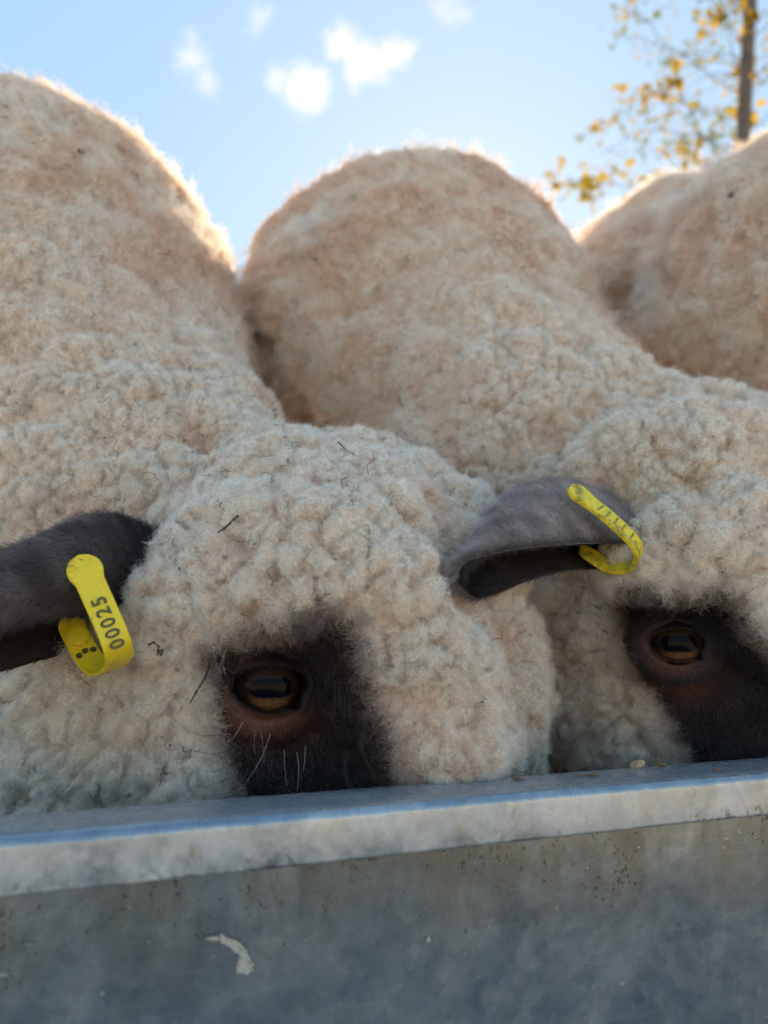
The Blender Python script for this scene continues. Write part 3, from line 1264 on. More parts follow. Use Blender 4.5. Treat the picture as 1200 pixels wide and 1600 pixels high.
def build_body(root, fn, lo, hi, h, skin_fn, split, rng, puffs):
    """continuous body; woolly skin carries rounded puffs. puffs: list of (spacing, amp_fn(p), warp_wl, warp_amp, seed)"""
    V, Q = surface_nets(fn, np.array(lo), np.array(hi), h)
    for _ in range(2):
        nn = sdf_normal(fn, V)
        V = V - nn * np.clip(fn(V), -h, h)[:, None] * .9
    N = sdf_normal(fn, V, .005)
    V0, N0, F = quad_split(V, N, Q, split)
    disp = np.zeros(len(V0))
    zb_add(V0)
    near = in_reach(V0, 200) & (facing(V0, N0) > -.45) & (V0[:, 1] < 1.3) & open_view(V0, .08)
    for spacing, amp, wl, wa, seed in puffs:
        a = amp(V0)
        m = near & (a > 1e-5)
        if not m.any():
            continue
        S = cell_seeds(V, Q, spacing, rng)
        S = S[in_reach(S, 260)]
        S = S[rng.random(len(S)) < .80]                 # uneven puff sizes
        disp[m] += a[m] * (1 + .45 * wobble(V0[m], .05, seed + 9)) * (cobble(warp(V0[m], wl, wa, seed), warp(S, wl, wa, seed)) - .25)
    Vd = V0 + N0 * disp[:, None]
    o = mesh_obj_fast('body', Vd, F, M_BODY)
    ca = o.data.color_attributes.new('skin', 'FLOAT_COLOR', 'POINT')
    ca.data.foreach_set('color', skin_fn(V0).astype(np.float32).ravel())
    place(o, root)
    nd = np.empty(len(Vd) * 3, dtype=np.float32)
    o.data.vertices.foreach_get('normal', nd)
    return dict(V=V, Q=Q, Vd=Vd, F=F, N0=N0, Nd=nd.reshape(-1, 3).astype(float), disp=disp, top=float(np.percentile(disp[near], 90)) if near.any() else .003)


def mesh_obj_fast(name, V, F, mat):
    me = bpy.data.meshes.new(name)
    me.vertices.add(len(V))
    me.vertices.foreach_set('co', V.astype(np.float32).ravel())
    me.loops.add(len(F) * 4)
    me.loops.foreach_set('vertex_index', F.astype(np.int32).ravel())
    me.polygons.add(len(F))
    me.polygons.foreach_set('loop_start', np.arange(0, len(F) * 4, 4, dtype=np.int32))
    me.update(calc_edges=True)
    me.validate()
    me.polygons.foreach_set('use_smooth', np.ones(len(me.polygons), dtype=bool))
    me.materials.append(mat)
    o = bpy.data.objects.new(name, me)
    COL.objects.link(o)
    return o


def fuzz(B, rng, zone, per_mm2, L, r0, col, lean, mask=None, K=6, curl=.0008, turns=1.4, frizz=.0010, lay=.75, wave=.008, seed=500, sink=.0010, sparse=.12):
    """dense short crimped fibres rooted on the puffs; neighbouring fibres lie alike"""
    Vd, F = B['Vd'], B['F']
    c = Vd[F].mean(1)
    nb = B['N0'][F[:, 0]]
    w_ = zone(c).astype(float)
    fc = facing(c, nb)
    w_ *= np.where(open_view(c), 1, sparse) * np.where(fc > -.3, 1, sparse * .6) * np.where(in_reach(c, 120), 1, sparse) * np.where(c[:, 1] < 1.15, 1, sparse)
    ar = np.linalg.norm(np.cross(Vd[F[:, 2]] - Vd[F[:, 0]], Vd[F[:, 3]] - Vd[F[:, 1]]), axis=1) / 2
    pr = ar * w_
    n = int(pr.sum() * 1e6 * per_mm2)
    f = F[rng.choice(len(F), n, p=pr / pr.sum())]
    u, v = rng.random((n, 1)), rng.random((n, 1))

    def bl(A):
        return A[f[:, 0]] * (1 - u) * (1 - v) + A[f[:, 1]] * u * (1 - v) + A[f[:, 2]] * u * v + A[f[:, 3]] * (1 - u) * v
    p, nd, nb = bl(Vd), bl(B['Nd']), bl(B['N0'])
    dp = bl(B['disp'][:, None])[:, 0]
    # slowly varying fields are worked out on the mesh points and blended
    used = np.unique(f)
    U = Vd[used]
    pad = np.zeros((len(Vd), 8))
    pad[used, :3] = col(U)
    pad[used, 3:6] = np.stack([wobble(U, wave, seed + i) for i in range(3)], 1) * .9 + lean(U, B['N0'][used])
    pad[used, 6] = wobble(U, wave * .8, seed + 7)
    pad[used, 7] = L(U) if callable(L) else L
    fld = bl(pad)
    del pad
    if mask is not None:
        m = mask(p, rng)
        p, nd, nb, dp, fld = p[m], nd[m], nb[m], dp[m], fld[m]
        n = len(p)
    nn = nd * .75 + nb * .25
    nn /= np.linalg.norm(nn, axis=1)[:, None]
    # direction the tips roll to: coherent over a few millimetres
    g = fld[:, 3:6] + rng.normal(0, .35, (n, 3))
    g -= (g * nn).sum(1)[:, None] * nn
    gl = np.linalg.norm(g, axis=1)[:, None] + 1e-9
    g = g / gl * np.clip(gl, .2, 1.1)
    T, Bv = frames(nn)
    Lh = fld[:, 7] * rng.uniform(.55, 1.25, n)
    ph = 6.28 * fld[:, 6] * .5 + rng.normal(0, .8, n)
    tw = turns * 6.28 * rng.uniform(.7, 1.3, n)
    fz = np.cumsum(rng.standard_normal((n, K, 3), dtype=np.float32), axis=1) * np.float32(frizz / math.sqrt(K))
    fz -= fz[:, :1]
    pos = np.empty((n, K, 3), dtype=np.float32)
    for k in range(K):
        t = k / (K - 1)
        a = tw * t + ph
        q = p + nn * (Lh * (t - .5 * t * t) * (1.25 - lay * .5) - sink)[:, None] + g * (Lh * lay * t ** 1.7)[:, None]
        q = q + (np.cos(a) * curl * t)[:, None] * T + (np.sin(a) * curl * t)[:, None] * Bv
        pos[:, k] = q + fz[:, k]
    rad = np.linspace(1, .5, K)[None] * r0 * np.ones((n, 1))
    cc = fld[:, :3]
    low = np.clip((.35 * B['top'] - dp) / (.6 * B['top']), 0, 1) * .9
    cc = np.minimum(cc, lerp(cc, np.array([.60, .44, .33]), low))          # crevice shade painted into the colour, in yolk-stain tan, low on the puffs
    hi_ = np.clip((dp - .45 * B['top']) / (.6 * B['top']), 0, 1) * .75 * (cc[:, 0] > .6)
    cc = lerp(cc, PALE, hi_)  # puff tops painted lighter over the weathered-tip colour, for contrast with the crevices
    cc = cc * (1 + np.clip(rng.normal(0, .15, (n, 1)), -.5, .12))
    return pos, rad, np.clip(cc, .004, .96)


def fringe(B, rng, eye, poly, colf, seed):
    """thin grey-brown wool straggling over the edge of the bare face patch"""
    def zone(p):
        s_ = bare_sd(eye, poly, p)
        return (s_ > -.0035) & (s_ < .011)

    def col(p):
        t = np.clip((bare_sd(eye, poly, p) + .004) / .013 + .3 * wobble(p, .01, seed) - .1, 0, 1)
        return lerp(np.tile(np.array([.13, .095, .085]), (len(p), 1)), colf(p), t)

    def msk(p, r):
        u, v, w_ = eye.uvw(p)
        k = np.where((u > .018) & (v < .03), .55, 1.0)
        return (np.hypot(u / .021, v / .018) > 1) & (r.random(len(p)) < k * np.clip((bare_sd(eye, poly, p) + .006) / .009, .1, 1))

    def ln(p, n):
        c = -(p - eye.E)
        return c / (np.linalg.norm(c, axis=1)[:, None] + 1e-9) * .35 - CUP * .3
    return fuzz(B, rng, zone, 3.0, .0078, .00007, col, ln, msk, K=7, curl=.0010, turns=1.6, frizz=.0022, wave=.007, seed=seed)


def fleece(root, parts):
    o = fibres('fleece', [a for a, _, _ in parts], [b_ for _, b_, _ in parts], [c for _, _, c in parts], M_WOOL, root)
    return o


def legs(fn_list, x, yf, yb, zt):
    """four jointed legs under a trunk; returns primitive list (a, b, ra, rb)"""
    for sx in (-.10, .10):
        fn_list += [(np.array([x + sx, yf, zt]), np.array([x + sx * 1.05, yf + .01, .24]), .075, .036),
                    (np.array([x + sx * 1.05, yf + .01, .24]), np.array([x + sx * 1.05, yf, .06]), .026, .021),
                    (np.array([x + sx * 1.05, yf, .06]), np.array([x + sx * 1.05, yf - .025, .028]), .026, .027)]
        fn_list += [(np.array([x + sx, yb, zt]), np.array([x + sx * 1.1, yb - .03, .36]), .11, .06),
                    (np.array([x + sx * 1.1, yb - .03, .36]), np.array([x + sx * 1.1, yb + .07, .26]), .05, .03),
                    (np.array([x + sx * 1.1, yb + .07, .26]), np.array([x + sx * 1.1, yb + .05, .06]), .025, .021),
                    (np.array([x + sx * 1.1, yb + .05, .06]), np.array([x + sx * 1.1, yb + .025, .028]), .026, .027)]


def prim_sdf(prims, k_default=.03):
    def fn(p):
        d = None
        for pr in prims:
            a, b_, ra, rb = pr[:4]
            k = pr[4] if len(pr) > 4 else k_default
            x = sd_cone(p, a, b_, ra, rb)
            d = x if d is None else smin(d, x, k)
        return d
    return fn


def wool_zone(root, V, Q, fn, rng, spec):
    """spec: list of dict(zone=fn(p)->bool, spacing, R, L, M, lean=fn(p,n), col=fn(p), ...)"""
    allp, allr, allc = [], [], []
    for s in spec:
        p, n = sample(V, Q, s['spacing'], rng, fn, keep=s['zone'])
        m = s['zone'](p)
        fc = facing(p, n)
        m &= (fc > -.3) | (rng.random(len(p)) < .12)
        m &= in_reach(p) | (rng.random(len(p)) < .12)
        m &= (p[:, 1] < 1.15) | (rng.random(len(p)) < .25)
        m &= open_view(p, .06) | (rng.random(len(p)) < .15)
        if 'mask' in s:
            m &= s['mask'](p, rng)
        p, n = p[m], n[m]
        N = len(p)
        L = s['L'](p) if callable(s['L']) else np.full(N, s['L'])
        L = L * rng.uniform(.75, 1.3, N) * (1 + .3 * wobble(p, .03, 77))
        R = np.full(N, s['R']) * rng.uniform(.8, 1.25, N)
        lean = s['lean'](p, n)
        lean = lean + rng.normal(0, s.get('messy', .35), (N, 3))
        lean -= (lean * n).sum(1)[:, None] * n
        col = s['col'](p) * (1 + rng.normal(0, .07, (N, 1)))
        kw = {k: s[k] for k in ('K', 'clump', 'curl', 'turns', 'frizz', 'r0', 'sink', 'splay', 'colvar', 'dome', 'bend') if k in s}
        a, r, c = locks(p, n, R, L, lean, s['M'], col, rng, **kw)
        allp.append(a); allr.append(r); allc.append(c)
    return list(zip(allp, allr, allc))


def dirt(p, c, seed, amt):
    d = np.clip(wobble(p, .045, seed + 5) * 1.2 - .35, 0, 1) * np.clip(.65 + .5 * wobble(p, .010, seed + 6), 0, 1)
    return lerp(c, np.array([.74, .57, .44]), d * amt)


def wool_colour(seed):
    def f(p):
        t = np.clip(.42 + .26 * wobble(p, .06, seed) + .26 * wobble(p, .016, seed + 1), 0, 1)
        c = lerp(PALE, CREAM, np.clip(t * 2, 0, 1))
        return dirt(p, lerp(c, TAN, np.clip(t * 2 - 1.0, 0, 1)), seed, .8)
    return f


def body_colour(seed):
    def f(p):
        t = np.clip(.42 + .30 * wobble(p, .12, seed) + .28 * wobble(p, .022, seed + 1), 0, 1)
        c = lerp(lerp(PALE, CREAM, np.clip(t * 1.6, 0, 1)), TAN, np.clip(t * 1.7 - .55, 0, 1))
        return dirt(p, c, seed, .7)
    return f


# ================================================================== first sheep (nearest, at the left)
rngA = np.random.default_rng(101)
eyeA = Eye(423, 1072, .372, turn=.10, tilt=-.10, scale=1.06)
rootA = empty('sheep', (-.34, .80, 0))
tag(rootA, 'nearest sheep with ear tag 00025, dark eye close to the trough rim', 'sheep', 'sheep feeding at the trough')

prA = [
    (P(45, 535, .76), P(100, 520, 1.02), .185, .18),        # shoulders to back
    (P(40, 372, .78), P(100, 440, .95), .130, .115, .06),    # withers
    (P(110, 520, 1.02), P(110, 560, 1.35), .20, .20, .06),
    (P(50, 585, .75), P(225, 800, .575), .188, .104, .09),   # neck
    (P(235, 785, .585), P(470, 905, .505), .096, .074, .04),  # nape
    (P(470, 905, .505), P(560, 935, .495), .077, .075, .03),  # poll
    (P(560, 935, .495), P(632, 1090, .480), .075, .069, .03),  # forehead to nose bridge
    (P(625, 910, .485), P(672, 1120, .480), .056, .044, .05),
    (P(500, 1000, .475), P(560, 1230, .455), .072, .062, .03),  # face
    (P(560, 1230, .455), P(600, 1370, .44), .060, .045, .03),   # muzzle down in the trough
    (P(235, 1120, .475), P(330, 1130, .465), .085, .082, .035),  # cheek
    (P(90, 1090, .52), P(235, 1120, .475), .09, .083, .04),
]
legs(prA, -.34, .80, 1.32, .55)
fA0 = prim_sdf(prA)
brow = [(P(310, 965, .395), .020), (P(370, 925, .392), .022), (P(440, 890, .392), .022), (P(520, 880, .392), .024), (P(590, 930, .392), .024),
        (P(625, 1010, .395), .024), (P(650, 1100, .398), .026), (P(660, 1190, .400), .026), (P(420, 825, .437), .025), (P(560, 835, .437), .025)]


def fA(p):
    d = fA0(p)
    for c, r in brow:
        d = smin(d, sd_ball(p, c, r), .038)
    d = d + .0035 * wobble(p, .055, 21) + .0026 * wobble(p, .024, 22) + .0025 * wobble(p, .14, 23)
    # socket side of the face sits a little lower than the surrounding wool
    d = smax(d, -sd_ball(p, eyeA.E + eyeA.F * .035 + eyeA.R * .004 - eyeA.U * .008, .040), .012)
    d = smax(d, -sd_cone(p, P(730, 908, .380), P(940, 885, .43), .018, .026), .012)      # the neighbour's ear presses in here
    d = smin(d, sd_ball(p, eyeA.E - eyeA.F * .031, .0285), .010)
    d = np.maximum(d, -sd_ball(p, eyeA.E - eyeA.F * .012, .0172))
    return d


polyA = bare_poly(eyeA, [(328, 1018), (360, 1000), (410, 990), (470, 985), (500, 968), (530, 985), (552, 1040), (573, 1110), (597, 1160), (607, 1215), (605, 1300), (400, 1300),
                         (385, 1240), (362, 1190), (346, 1130), (338, 1070)])
# darker grey-brown wool along the top and muzzle side of the patch
polyA2 = bare_poly(eyeA, [(410, 990), (440, 966), (500, 950), (532, 972), (556, 1030), (580, 1110), (604, 1160), (604, 1300), (420, 1300), (480, 1050)])


def bare_sd(eye, poly, p):
    u, v, w_ = eye.uvw(p)
    r_ = np.full(len(p), 1.0)
    m = (np.abs(w_) < .10) & (np.abs(u) < .12) & (np.abs(v) < .12)
    if m.any():
        r_[m] = poly_sd(u[m], v[m], poly)
    return r_


def skin_fn_for(eye, poly):
    def f(V):
        c = np.zeros((len(V), 4))
        if eye is not None:
            sdv = bare_sd(eye, poly, V)
            u, v, w_ = eye.uvw(V)
            red = np.clip(np.exp(-((u - .006) / .016) ** 2 - ((v + .022) / .012) ** 2) * 1.2, 0, 1)
            c[:, :3] = lerp(np.array([.018, .013, .013]), np.array([.085, .030, .026]), red)
            c[:, 3] = np.clip((.009 - sdv) / .005, 0, 1)
        low = V[:, 2] < .30
        if eye is not None:
            low &= V[:, 1] > .62
        c[low, :3] = (.02, .015, .015)
        c[low, 3] = 1
        return c
    return f



def is_headA(p):
    x, y, d = seen_px(p)
    return (d < .60) & (y > 560)


colA, colA_b = wool_colour(31), body_colour(41)


def colA_head(p):
    c = colA(p)
    s2 = bare_sd(eyeA, polyA2, p)
    t = np.clip((.0045 - s2 + .003 * wobble(p, .012, 6)) / .008, 0, 1)
    c = lerp(c, GREYBR, t * .95)
    u, v, w_ = eyeA.uvw(p)
    ck = np.clip((-u - .03) / .03, 0, 1) * np.clip((-v + .02) / .03, 0, 1)      # buff cheek
    return lerp(c, np.array([.90, .78, .64]), ck * .55)


def maskA(p, rng):
    ax_, bx_ = P(745, 905, .385), P(930, 880, .43)
    clear_b = sd_cone(p, ax_, bx_, .016, .022) > 0
    s = bare_sd(eyeA, polyA, p)
    near = np.min([np.linalg.norm(p - q, axis=1) for q in EAR_A_CLEAR], axis=0)
    return (s > rng.uniform(0, .0035, len(p))) & (near > .014) & clear_b


def leanA_head(p, n):
    u, v, w_ = eyeA.uvw(p)
    # wool falls away from the face patch and down the cheek
    base = np.outer(np.ones(len(p)), -CUP * .18)
    away = p - (eyeA.E - eyeA.F * .03)
    away /= np.linalg.norm(away, axis=1)[:, None]
    ck = np.clip((-u - .02) / .03, 0, 1)[:, None] * np.clip((-v + .03) / .03, 0, 1)[:, None]
    rt = np.clip((u - .07) / .03, 0, 1)[:, None]
    return base + .25 * away + ck * (-CRIGHT * .3 - CUP * .75) + rt * (CRIGHT * .5 - CUP * .5)


def lean_body(vx, vy):
    def f(p, n):
        return np.outer(np.ones(len(p)), CRIGHT * vx + CUP * vy) + .35 * np.stack([wobble(p, .09, 61), wobble(p, .09, 62), wobble(p, .09, 63)], 1)
    return f


EAR_A = [
    [(255, 955, .470), (260, 890, .465), (250, 835, .468), (260, 885, .485), (250, 965, .480)],
    [(215, 960, .412), (218, 882, .402), (205, 812, .416), (218, 885, .447), (215, 982, .440)],
    [(155, 962, .364), (158, 885, .352), (145, 806, .375), (155, 900, .415), (150, 1008, .405)],
    [(72, 968, .346), (72, 905, .335), (60, 842, .355), (70, 930, .392), (70, 1030, .385)],
    [(-8, 986, .332), (-8, 928, .322), (-15, 874, .340), (-10, 960, .372), (-10, 1052, .366)],
    [(-88, 1008, .318), (-88, 962, .311), (-90, 920, .326), (-90, 990, .348), (-90, 1058, .346)],
    [(-148, 1022, .312), (-150, 1012, .312), (-152, 1005, .316), (-152, 1015, .322), (-150, 1032, .322)],
]
EAR_A_CLEAR = [P(170, 880, .375), P(175, 930, .385), P(150, 940, .375), P(120, 850, .37), P(100, 900, .36), P(150, 850, .375)]
earA, SA, nA = make_ear(EAR_A, rootA, rngA, np.array([.10, .078, .079]), np.array([.28, .23, .235]))



def headness(p, d0, d1):
    """1 on the head, fading to 0 towards the shoulders"""
    d = (p - CAMP) @ CFWD
    t = np.clip((d1 - d) / (d1 - d0), 0, 1)
    return t * t * (3 - 2 * t)


def woolA_amp(big, small):
    def f(p):
        a = small + (big - small) * headness(p, .50, .66)
        s_ = bare_sd(eyeA, polyA, p)
        a = a * np.clip(sd_cone(p, P(730, 908, .380), P(940, 885, .43), .018, .026) / .012, .15, 1)
        return a * np.clip((s_ + .001) / .007, 0, 1) * np.clip((p[:, 2] - .18) / .05, 0, 1)
    return f


BA = build_body(rootA, fA, (-.66, .28, -.01), (.20, 1.62, .98), .0075, skin_fn_for(eyeA, polyA), 4, rngA,
                [(.0076, woolA_amp(.0190, .0070), .022, .0042, 700), (.0040, woolA_amp(.0022, .0024), .012, .0016, 710)])
VA, QA = BA['V'], BA['Q']
make_eye(eyeA, rootA, rngA)


def colA_all(p):
    h = headness(p, .50, .66)
    return colA_head(p) * h[:, None] + colA_b(p) * (1 - h)[:, None]


def leanA_all(p, n):
    h = headness(p, .50, .66)[:, None]
    return leanA_head(p, n) * h + lean_body(-.30, -.32)(p, n) * (1 - h)


def lenA(p):
    return (.0036 + .0050 * (1 - headness(p, .50, .66))) * np.clip(.5 + bare_sd(eyeA, polyA, p) / .012, .5, 1)


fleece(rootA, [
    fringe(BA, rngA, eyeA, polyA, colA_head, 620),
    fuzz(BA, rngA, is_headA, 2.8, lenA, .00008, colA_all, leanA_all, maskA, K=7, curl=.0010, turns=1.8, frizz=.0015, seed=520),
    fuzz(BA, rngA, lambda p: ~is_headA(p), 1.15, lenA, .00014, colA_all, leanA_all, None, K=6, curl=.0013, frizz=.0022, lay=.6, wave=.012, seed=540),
] + wool_zone(rootA, VA, QA, fA, rngA, [
    dict(zone=lambda p: is_headA(p), spacing=.0072, R=.0050, L=.0150, M=9, lean=leanA_all, col=lambda p: lerp(colA_all(p), PALE, np.full(len(p), .35)), mask=maskA, K=9,
         clump=.35, dome=.2, bend=.32, curl=.0017, turns=2.2, frizz=.0024, r0=.00007, messy=.35),
    dict(zone=lambda p: ~is_headA(p), spacing=.0095, R=.0060, L=.0195, M=22, lean=lean_body(-.18, -.12), col=colA_b, K=8,
         clump=.62, dome=.2, curl=.0020, turns=1.8, frizz=.0030, r0=.00012, messy=.4),
]))

# dark stray kemp hairs and flecks, thickest on the nape
rk = np.random.default_rng(888)
kp_, kn_ = sample(VA, QA, .0105, rk, fA, keep=lambda p: in_reach(p, 0))
x_, y_, d_ = seen_px(kp_)
wk = np.where((y_ > 590) & (y_ < 800) & (x_ > 150) & (x_ < 760), .60, np.where(d_ < .6, .14, .22))
km = (facing(kp_, kn_) > .1) & (rk.random(len(kp_)) < wk) & maskA(kp_, rk)
ka, kr, kc = locks(kp_[km] + kn_[km] * .0125, kn_[km], np.full(km.sum(), .003), rk.uniform(.004, .011, km.sum()), rk.normal(0, .8, (km.sum(), 3)), 1,
                   np.tile(np.array([.13, .085, .055]), (km.sum(), 1)), rk, K=8, curl=.0018, turns=1.3, frizz=.0018, r0=.00020, bend=.3)
fibres('stray_dark_hairs', ka, kr, kc, M_FUR, rootA)

# short dark face fur round the eye
def face_fur(root, V, Q, fn, eye, poly, rng, spacing=.0011):
    def zone(p):
        return bare_sd(eye, poly, p) < .004
    p, n = sample(V, Q, spacing, rng, fn, keep=zone)
    u, v, w_ = eye.uvw(p)
    rho = np.hypot(u / .0205, v / .0175) / eye.s
    m = zone(p) & (rho > 1.0)
    p, n, u, v = p[m], n[m], u[m], v[m]
    N = len(p)
    L = rng.uniform(.003, .0065, N)[:, None]
    d = np.outer(np.ones(N), -CUP * .6 + CRIGHT * .15) + rng.normal(0, .3, (N, 3)) + .55 * np.stack([wobble(p, .02, 15), wobble(p, .02, 16), wobble(p, .02, 17)], 1)
    d -= (d * n).sum(1)[:, None] * n
    K = 4
    pos = np.empty((N, K, 3))
    for q in range(K):
        t = q / (K - 1)
        pos[:, q] = p + n * L * (.5 * t - .2 * t * t) + d * L * t
    sdv = bare_sd(eye, poly, p)
    edge = np.clip((sdv + .005) / .007, 0, 1) * np.clip(.5 + .6 * wobble(p, .015, 9), 0, 1)
    red = np.clip(np.exp(-((u - .006) / .018) ** 2 - ((v + .024) / .010) ** 2), 0, 1)
    c = lerp(np.tile(BLACK, (N, 1)), np.array([.17, .075, .056]), np.clip(red * 1.3, 0, 1))
    c = lerp(c, np.array([.075, .050, .043]), np.clip(.25 + .6 * wobble(p, .012, 19), 0, 1))
    low = np.clip((-v - .028) / .012, 0, 1)
    c = lerp(c, np.array([.085, .066, .060]), np.maximum(edge * .7, low * .5)) * rng.uniform(.6, 1.4, (N, 1))
    return fibres('face_fur', pos, np.linspace(1, .35, K)[None] * .00009 * np.ones((N, 1)), c, M_FUR, root)


face_fur(rootA, VA, QA, fA, eyeA, polyA, rngA)


def whiskers(root, specs, rad=.00010):
    """specs: list of (points [(px,py,d)...], colour)"""
    K = 10
    pos, col = [], []
    for pts, c in specs:
        A = np.array([P(*q) for q in pts])
        t = np.linspace(0, len(A) - 1, K)
        i = np.clip(np.floor(t).astype(int), 0, len(A) - 2)
        f = (t - i)[:, None]
        p0, p1, p2, p3 = A[np.maximum(i - 1, 0)], A[i], A[i + 1], A[np.minimum(i + 2, len(A) - 1)]
        pos.append(.5 * (2 * p1 + (p2 - p0) * f + (2 * p0 - 5 * p1 + 4 * p2 - p3) * f ** 2 + (3 * p1 - p0 - 3 * p2 + p3) * f ** 3))
        col.append(c)
    pos = np.array(pos)
    return fibres('whiskers', pos, np.linspace(1, .3, K)[None] * rad * np.ones((len(pos), 1)), np.array(col), M_FUR, root)


WH, DKH = (.55, .52, .50), (.05, .035, .03)
whiskers(rootA, [
    ([(422, 1148, .372), (408, 1185, .364), (385, 1222, .358), (360, 1252, .356)], WH),
    ([(380, 1128, .372), (368, 1148, .366), (355, 1164, .362)], WH),
    ([(444, 1172, .372), (445, 1200, .366), (448, 1228, .362)], WH),
    ([(464, 1176, .372), (467, 1205, .366), (464, 1238, .362)], WH),
    ([(477, 1165, .374), (476, 1190, .369), (474, 1206, .366)], WH),
    ([(408, 1142, .372), (411, 1170, .366), (412, 1192, .362)], (.3, .28, .27)),
    ([(398, 1140, .372), (397, 1165, .366), (399, 1180, .362)], (.3, .28, .27)),
    ([(380, 1165, .370), (340, 1178, .360), (300, 1172, .354), (262, 1155, .352)], DKH),
    ([(348, 1148, .370), (315, 1149, .360), (285, 1135, .354), (265, 1112, .352)], DKH),
    ([(368, 1190, .368), (330, 1206, .358), (300, 1195, .354)], DKH),
    ([(360, 1215, .366), (325, 1228, .357), (300, 1228, .353)], DKH),
    ([(365, 1240, .364), (340, 1250, .357), (310, 1240, .353)], DKH),
    ([(522, 950, .362), (535, 925, .355), (552, 900, .353)], DKH),
], .00011)

# ================================================================== second sheep (middle)
rngB = np.random.default_rng(202)
eyeB = Eye(1060, 1004, .445, turn=.12, tilt=-.02, scale=.98)
rootB = empty('sheep', (.05, .92, 0))
tag(rootB, 'middle sheep with round woolly hump, grimy yellow tag in its grey ear', 'sheep', 'sheep feeding at the trough')
prB = [
    (P(645, 526, .86), P(630, 590, 1.08), .164, .17),
    (P(630, 560, 1.08), P(620, 600, 1.40), .19, .19, .06),
    (P(665, 545, .835), P(825, 725, .67), .160, .106, .08),
    (P(825, 715, .675), P(1060, 830, .575), .101, .084, .05),
    (P(1060, 830, .575), P(1180, 850, .555), .084, .082, .04),
    (P(1180, 850, .555), P(1260, 980, .53), .078, .073, .03),
    (P(1130, 950, .535), P(1190, 1180, .515), .074, .062, .03),
    (P(1190, 1180, .515), P(1215, 1300, .50), .060, .048, .03),
    (P(978, 1050, .572), P(1030, 1070, .545), .071, .069, .03),
    (P(880, 900, .67), P(978, 1050, .572), .085, .07, .04),
]
legs(prB, .05, .92, 1.42, .52)
fB0 = prim_sdf(prB)
browB = [(P(1010, 860, .455), .024), (P(1090, 850, .450), .026), (P(1160, 880, .450), .026), (P(1205, 950, .450), .026), (P(1240, 1030, .455), .024),
         (P(980, 740, .50), .028), (P(1080, 730, .49), .03)]


def fB(p):
    d = fB0(p)
    for c, r in browB:
        d = smin(d, sd_ball(p, c, r), .024)
    d = d + .0040 * wobble(p, .060, 121) + .0020 * wobble(p, .026, 122) + .006 * wobble(p, .15, 123)
    d = smax(d, -sd_ball(p, eyeB.E + eyeB.F * .034 + eyeB.R * .010 - eyeB.U * .012, .042), .012)
    d = smin(d, sd_ball(p, eyeB.E - eyeB.F * .030, .0270), .010)
    d = np.maximum(d, -sd_ball(p, eyeB.E - eyeB.F * .0118, .0169))
    return d


polyB = bare_poly(eyeB, [(978, 922), (1020, 930), (1075, 935), (1110, 925), (1140, 945), (1158, 985), (1185, 1010), (1230, 1060), (1240, 1300), (1110, 1300), (1085, 1200), (1050, 1130), (1010, 1060), (990, 985)])
EAR_B = [
    [(995, 848, 0.440), (1000, 822, 0.453), (975, 776, 0.488), (1000, 830, 0.503), (1000, 892, 0.473)],
    [(905, 850, 0.406), (905, 805, 0.420), (885, 750, 0.456), (895, 820, 0.465), (905, 890, 0.436)],
    [(830, 856, 0.386), (830, 814, 0.400), (808, 763, 0.436), (820, 830, 0.442), (830, 906, 0.416)],
    [(772, 865, 0.370), (770, 842, 0.380), (760, 813, 0.406), (765, 865, 0.410), (775, 928, 0.394)],
    [(730, 878, 0.367), (724, 876, 0.372), (722, 874, 0.386), (722, 896, 0.390), (742, 934, 0.384)],
    [(716, 896, 0.370), (713, 897, 0.372), (712, 898, 0.376), (714, 906, 0.378), (722, 918, 0.376)],
]
EAR_B_CLEAR = [P(880, 790, .45), P(900, 830, .44), P(840, 800, .435), P(940, 810, .455), P(890, 765, .455), P(960, 835, .45)]
earB, SB, nB = make_ear(EAR_B, rootB, rngB, np.array([.36, .31, .305]), np.array([.70, .63, .62]), mat=M_EAR2)


def is_headB(p):
    x, y, d = seen_px(p)
    return (d < .66) & (x > 760)


colB, colB_b = wool_colour(131), body_colour(141)


def colB_head(p):
    c = colB(p)
    x, y, d = seen_px(p)
    u, v, w_ = eyeB.uvw(p)
    yel = np.clip(1 - np.hypot(u + .02, v - .10) / .06, 0, 1)
    c = lerp(c, np.array([.84, .76, .57]), yel * .8)
    ck = np.clip((-v + .02) / .03, 0, 1) * np.clip((.03 - u) / .03, 0, 1)
    c = lerp(c, np.array([.84, .70, .56]), ck * .8)
    eb = np.clip(1 - np.linalg.norm(p - P(905, 740, .475), axis=1) / .032, 0, 1)
    return lerp(c, np.array([.70, .57, .49]), np.clip(eb * 1.5, 0, .8))


def maskB(p, rng):
    s = bare_sd(eyeB, polyB, p)
    near = np.min([np.linalg.norm(p - q, axis=1) for q in EAR_B_CLEAR], axis=0)
    return (s > rng.uniform(0, .003, len(p))) & (near > .018)


def leanB_head(p, n):
    u, v, w_ = eyeB.uvw(p)
    away = p - (eyeB.E - eyeB.F * .03)
    away /= np.linalg.norm(away, axis=1)[:, None]
    return np.outer(np.ones(len(p)), -CUP * .35) + .25 * away




def woolB_amp(big, small):
    def f(p):
        a = small + (big - small) * headness(p, .56, .72)
        return a * np.clip((bare_sd(eyeB, polyB, p) + .001) / .007, 0, 1) * np.clip((p[:, 2] - .18) / .05, 0, 1)
    return f


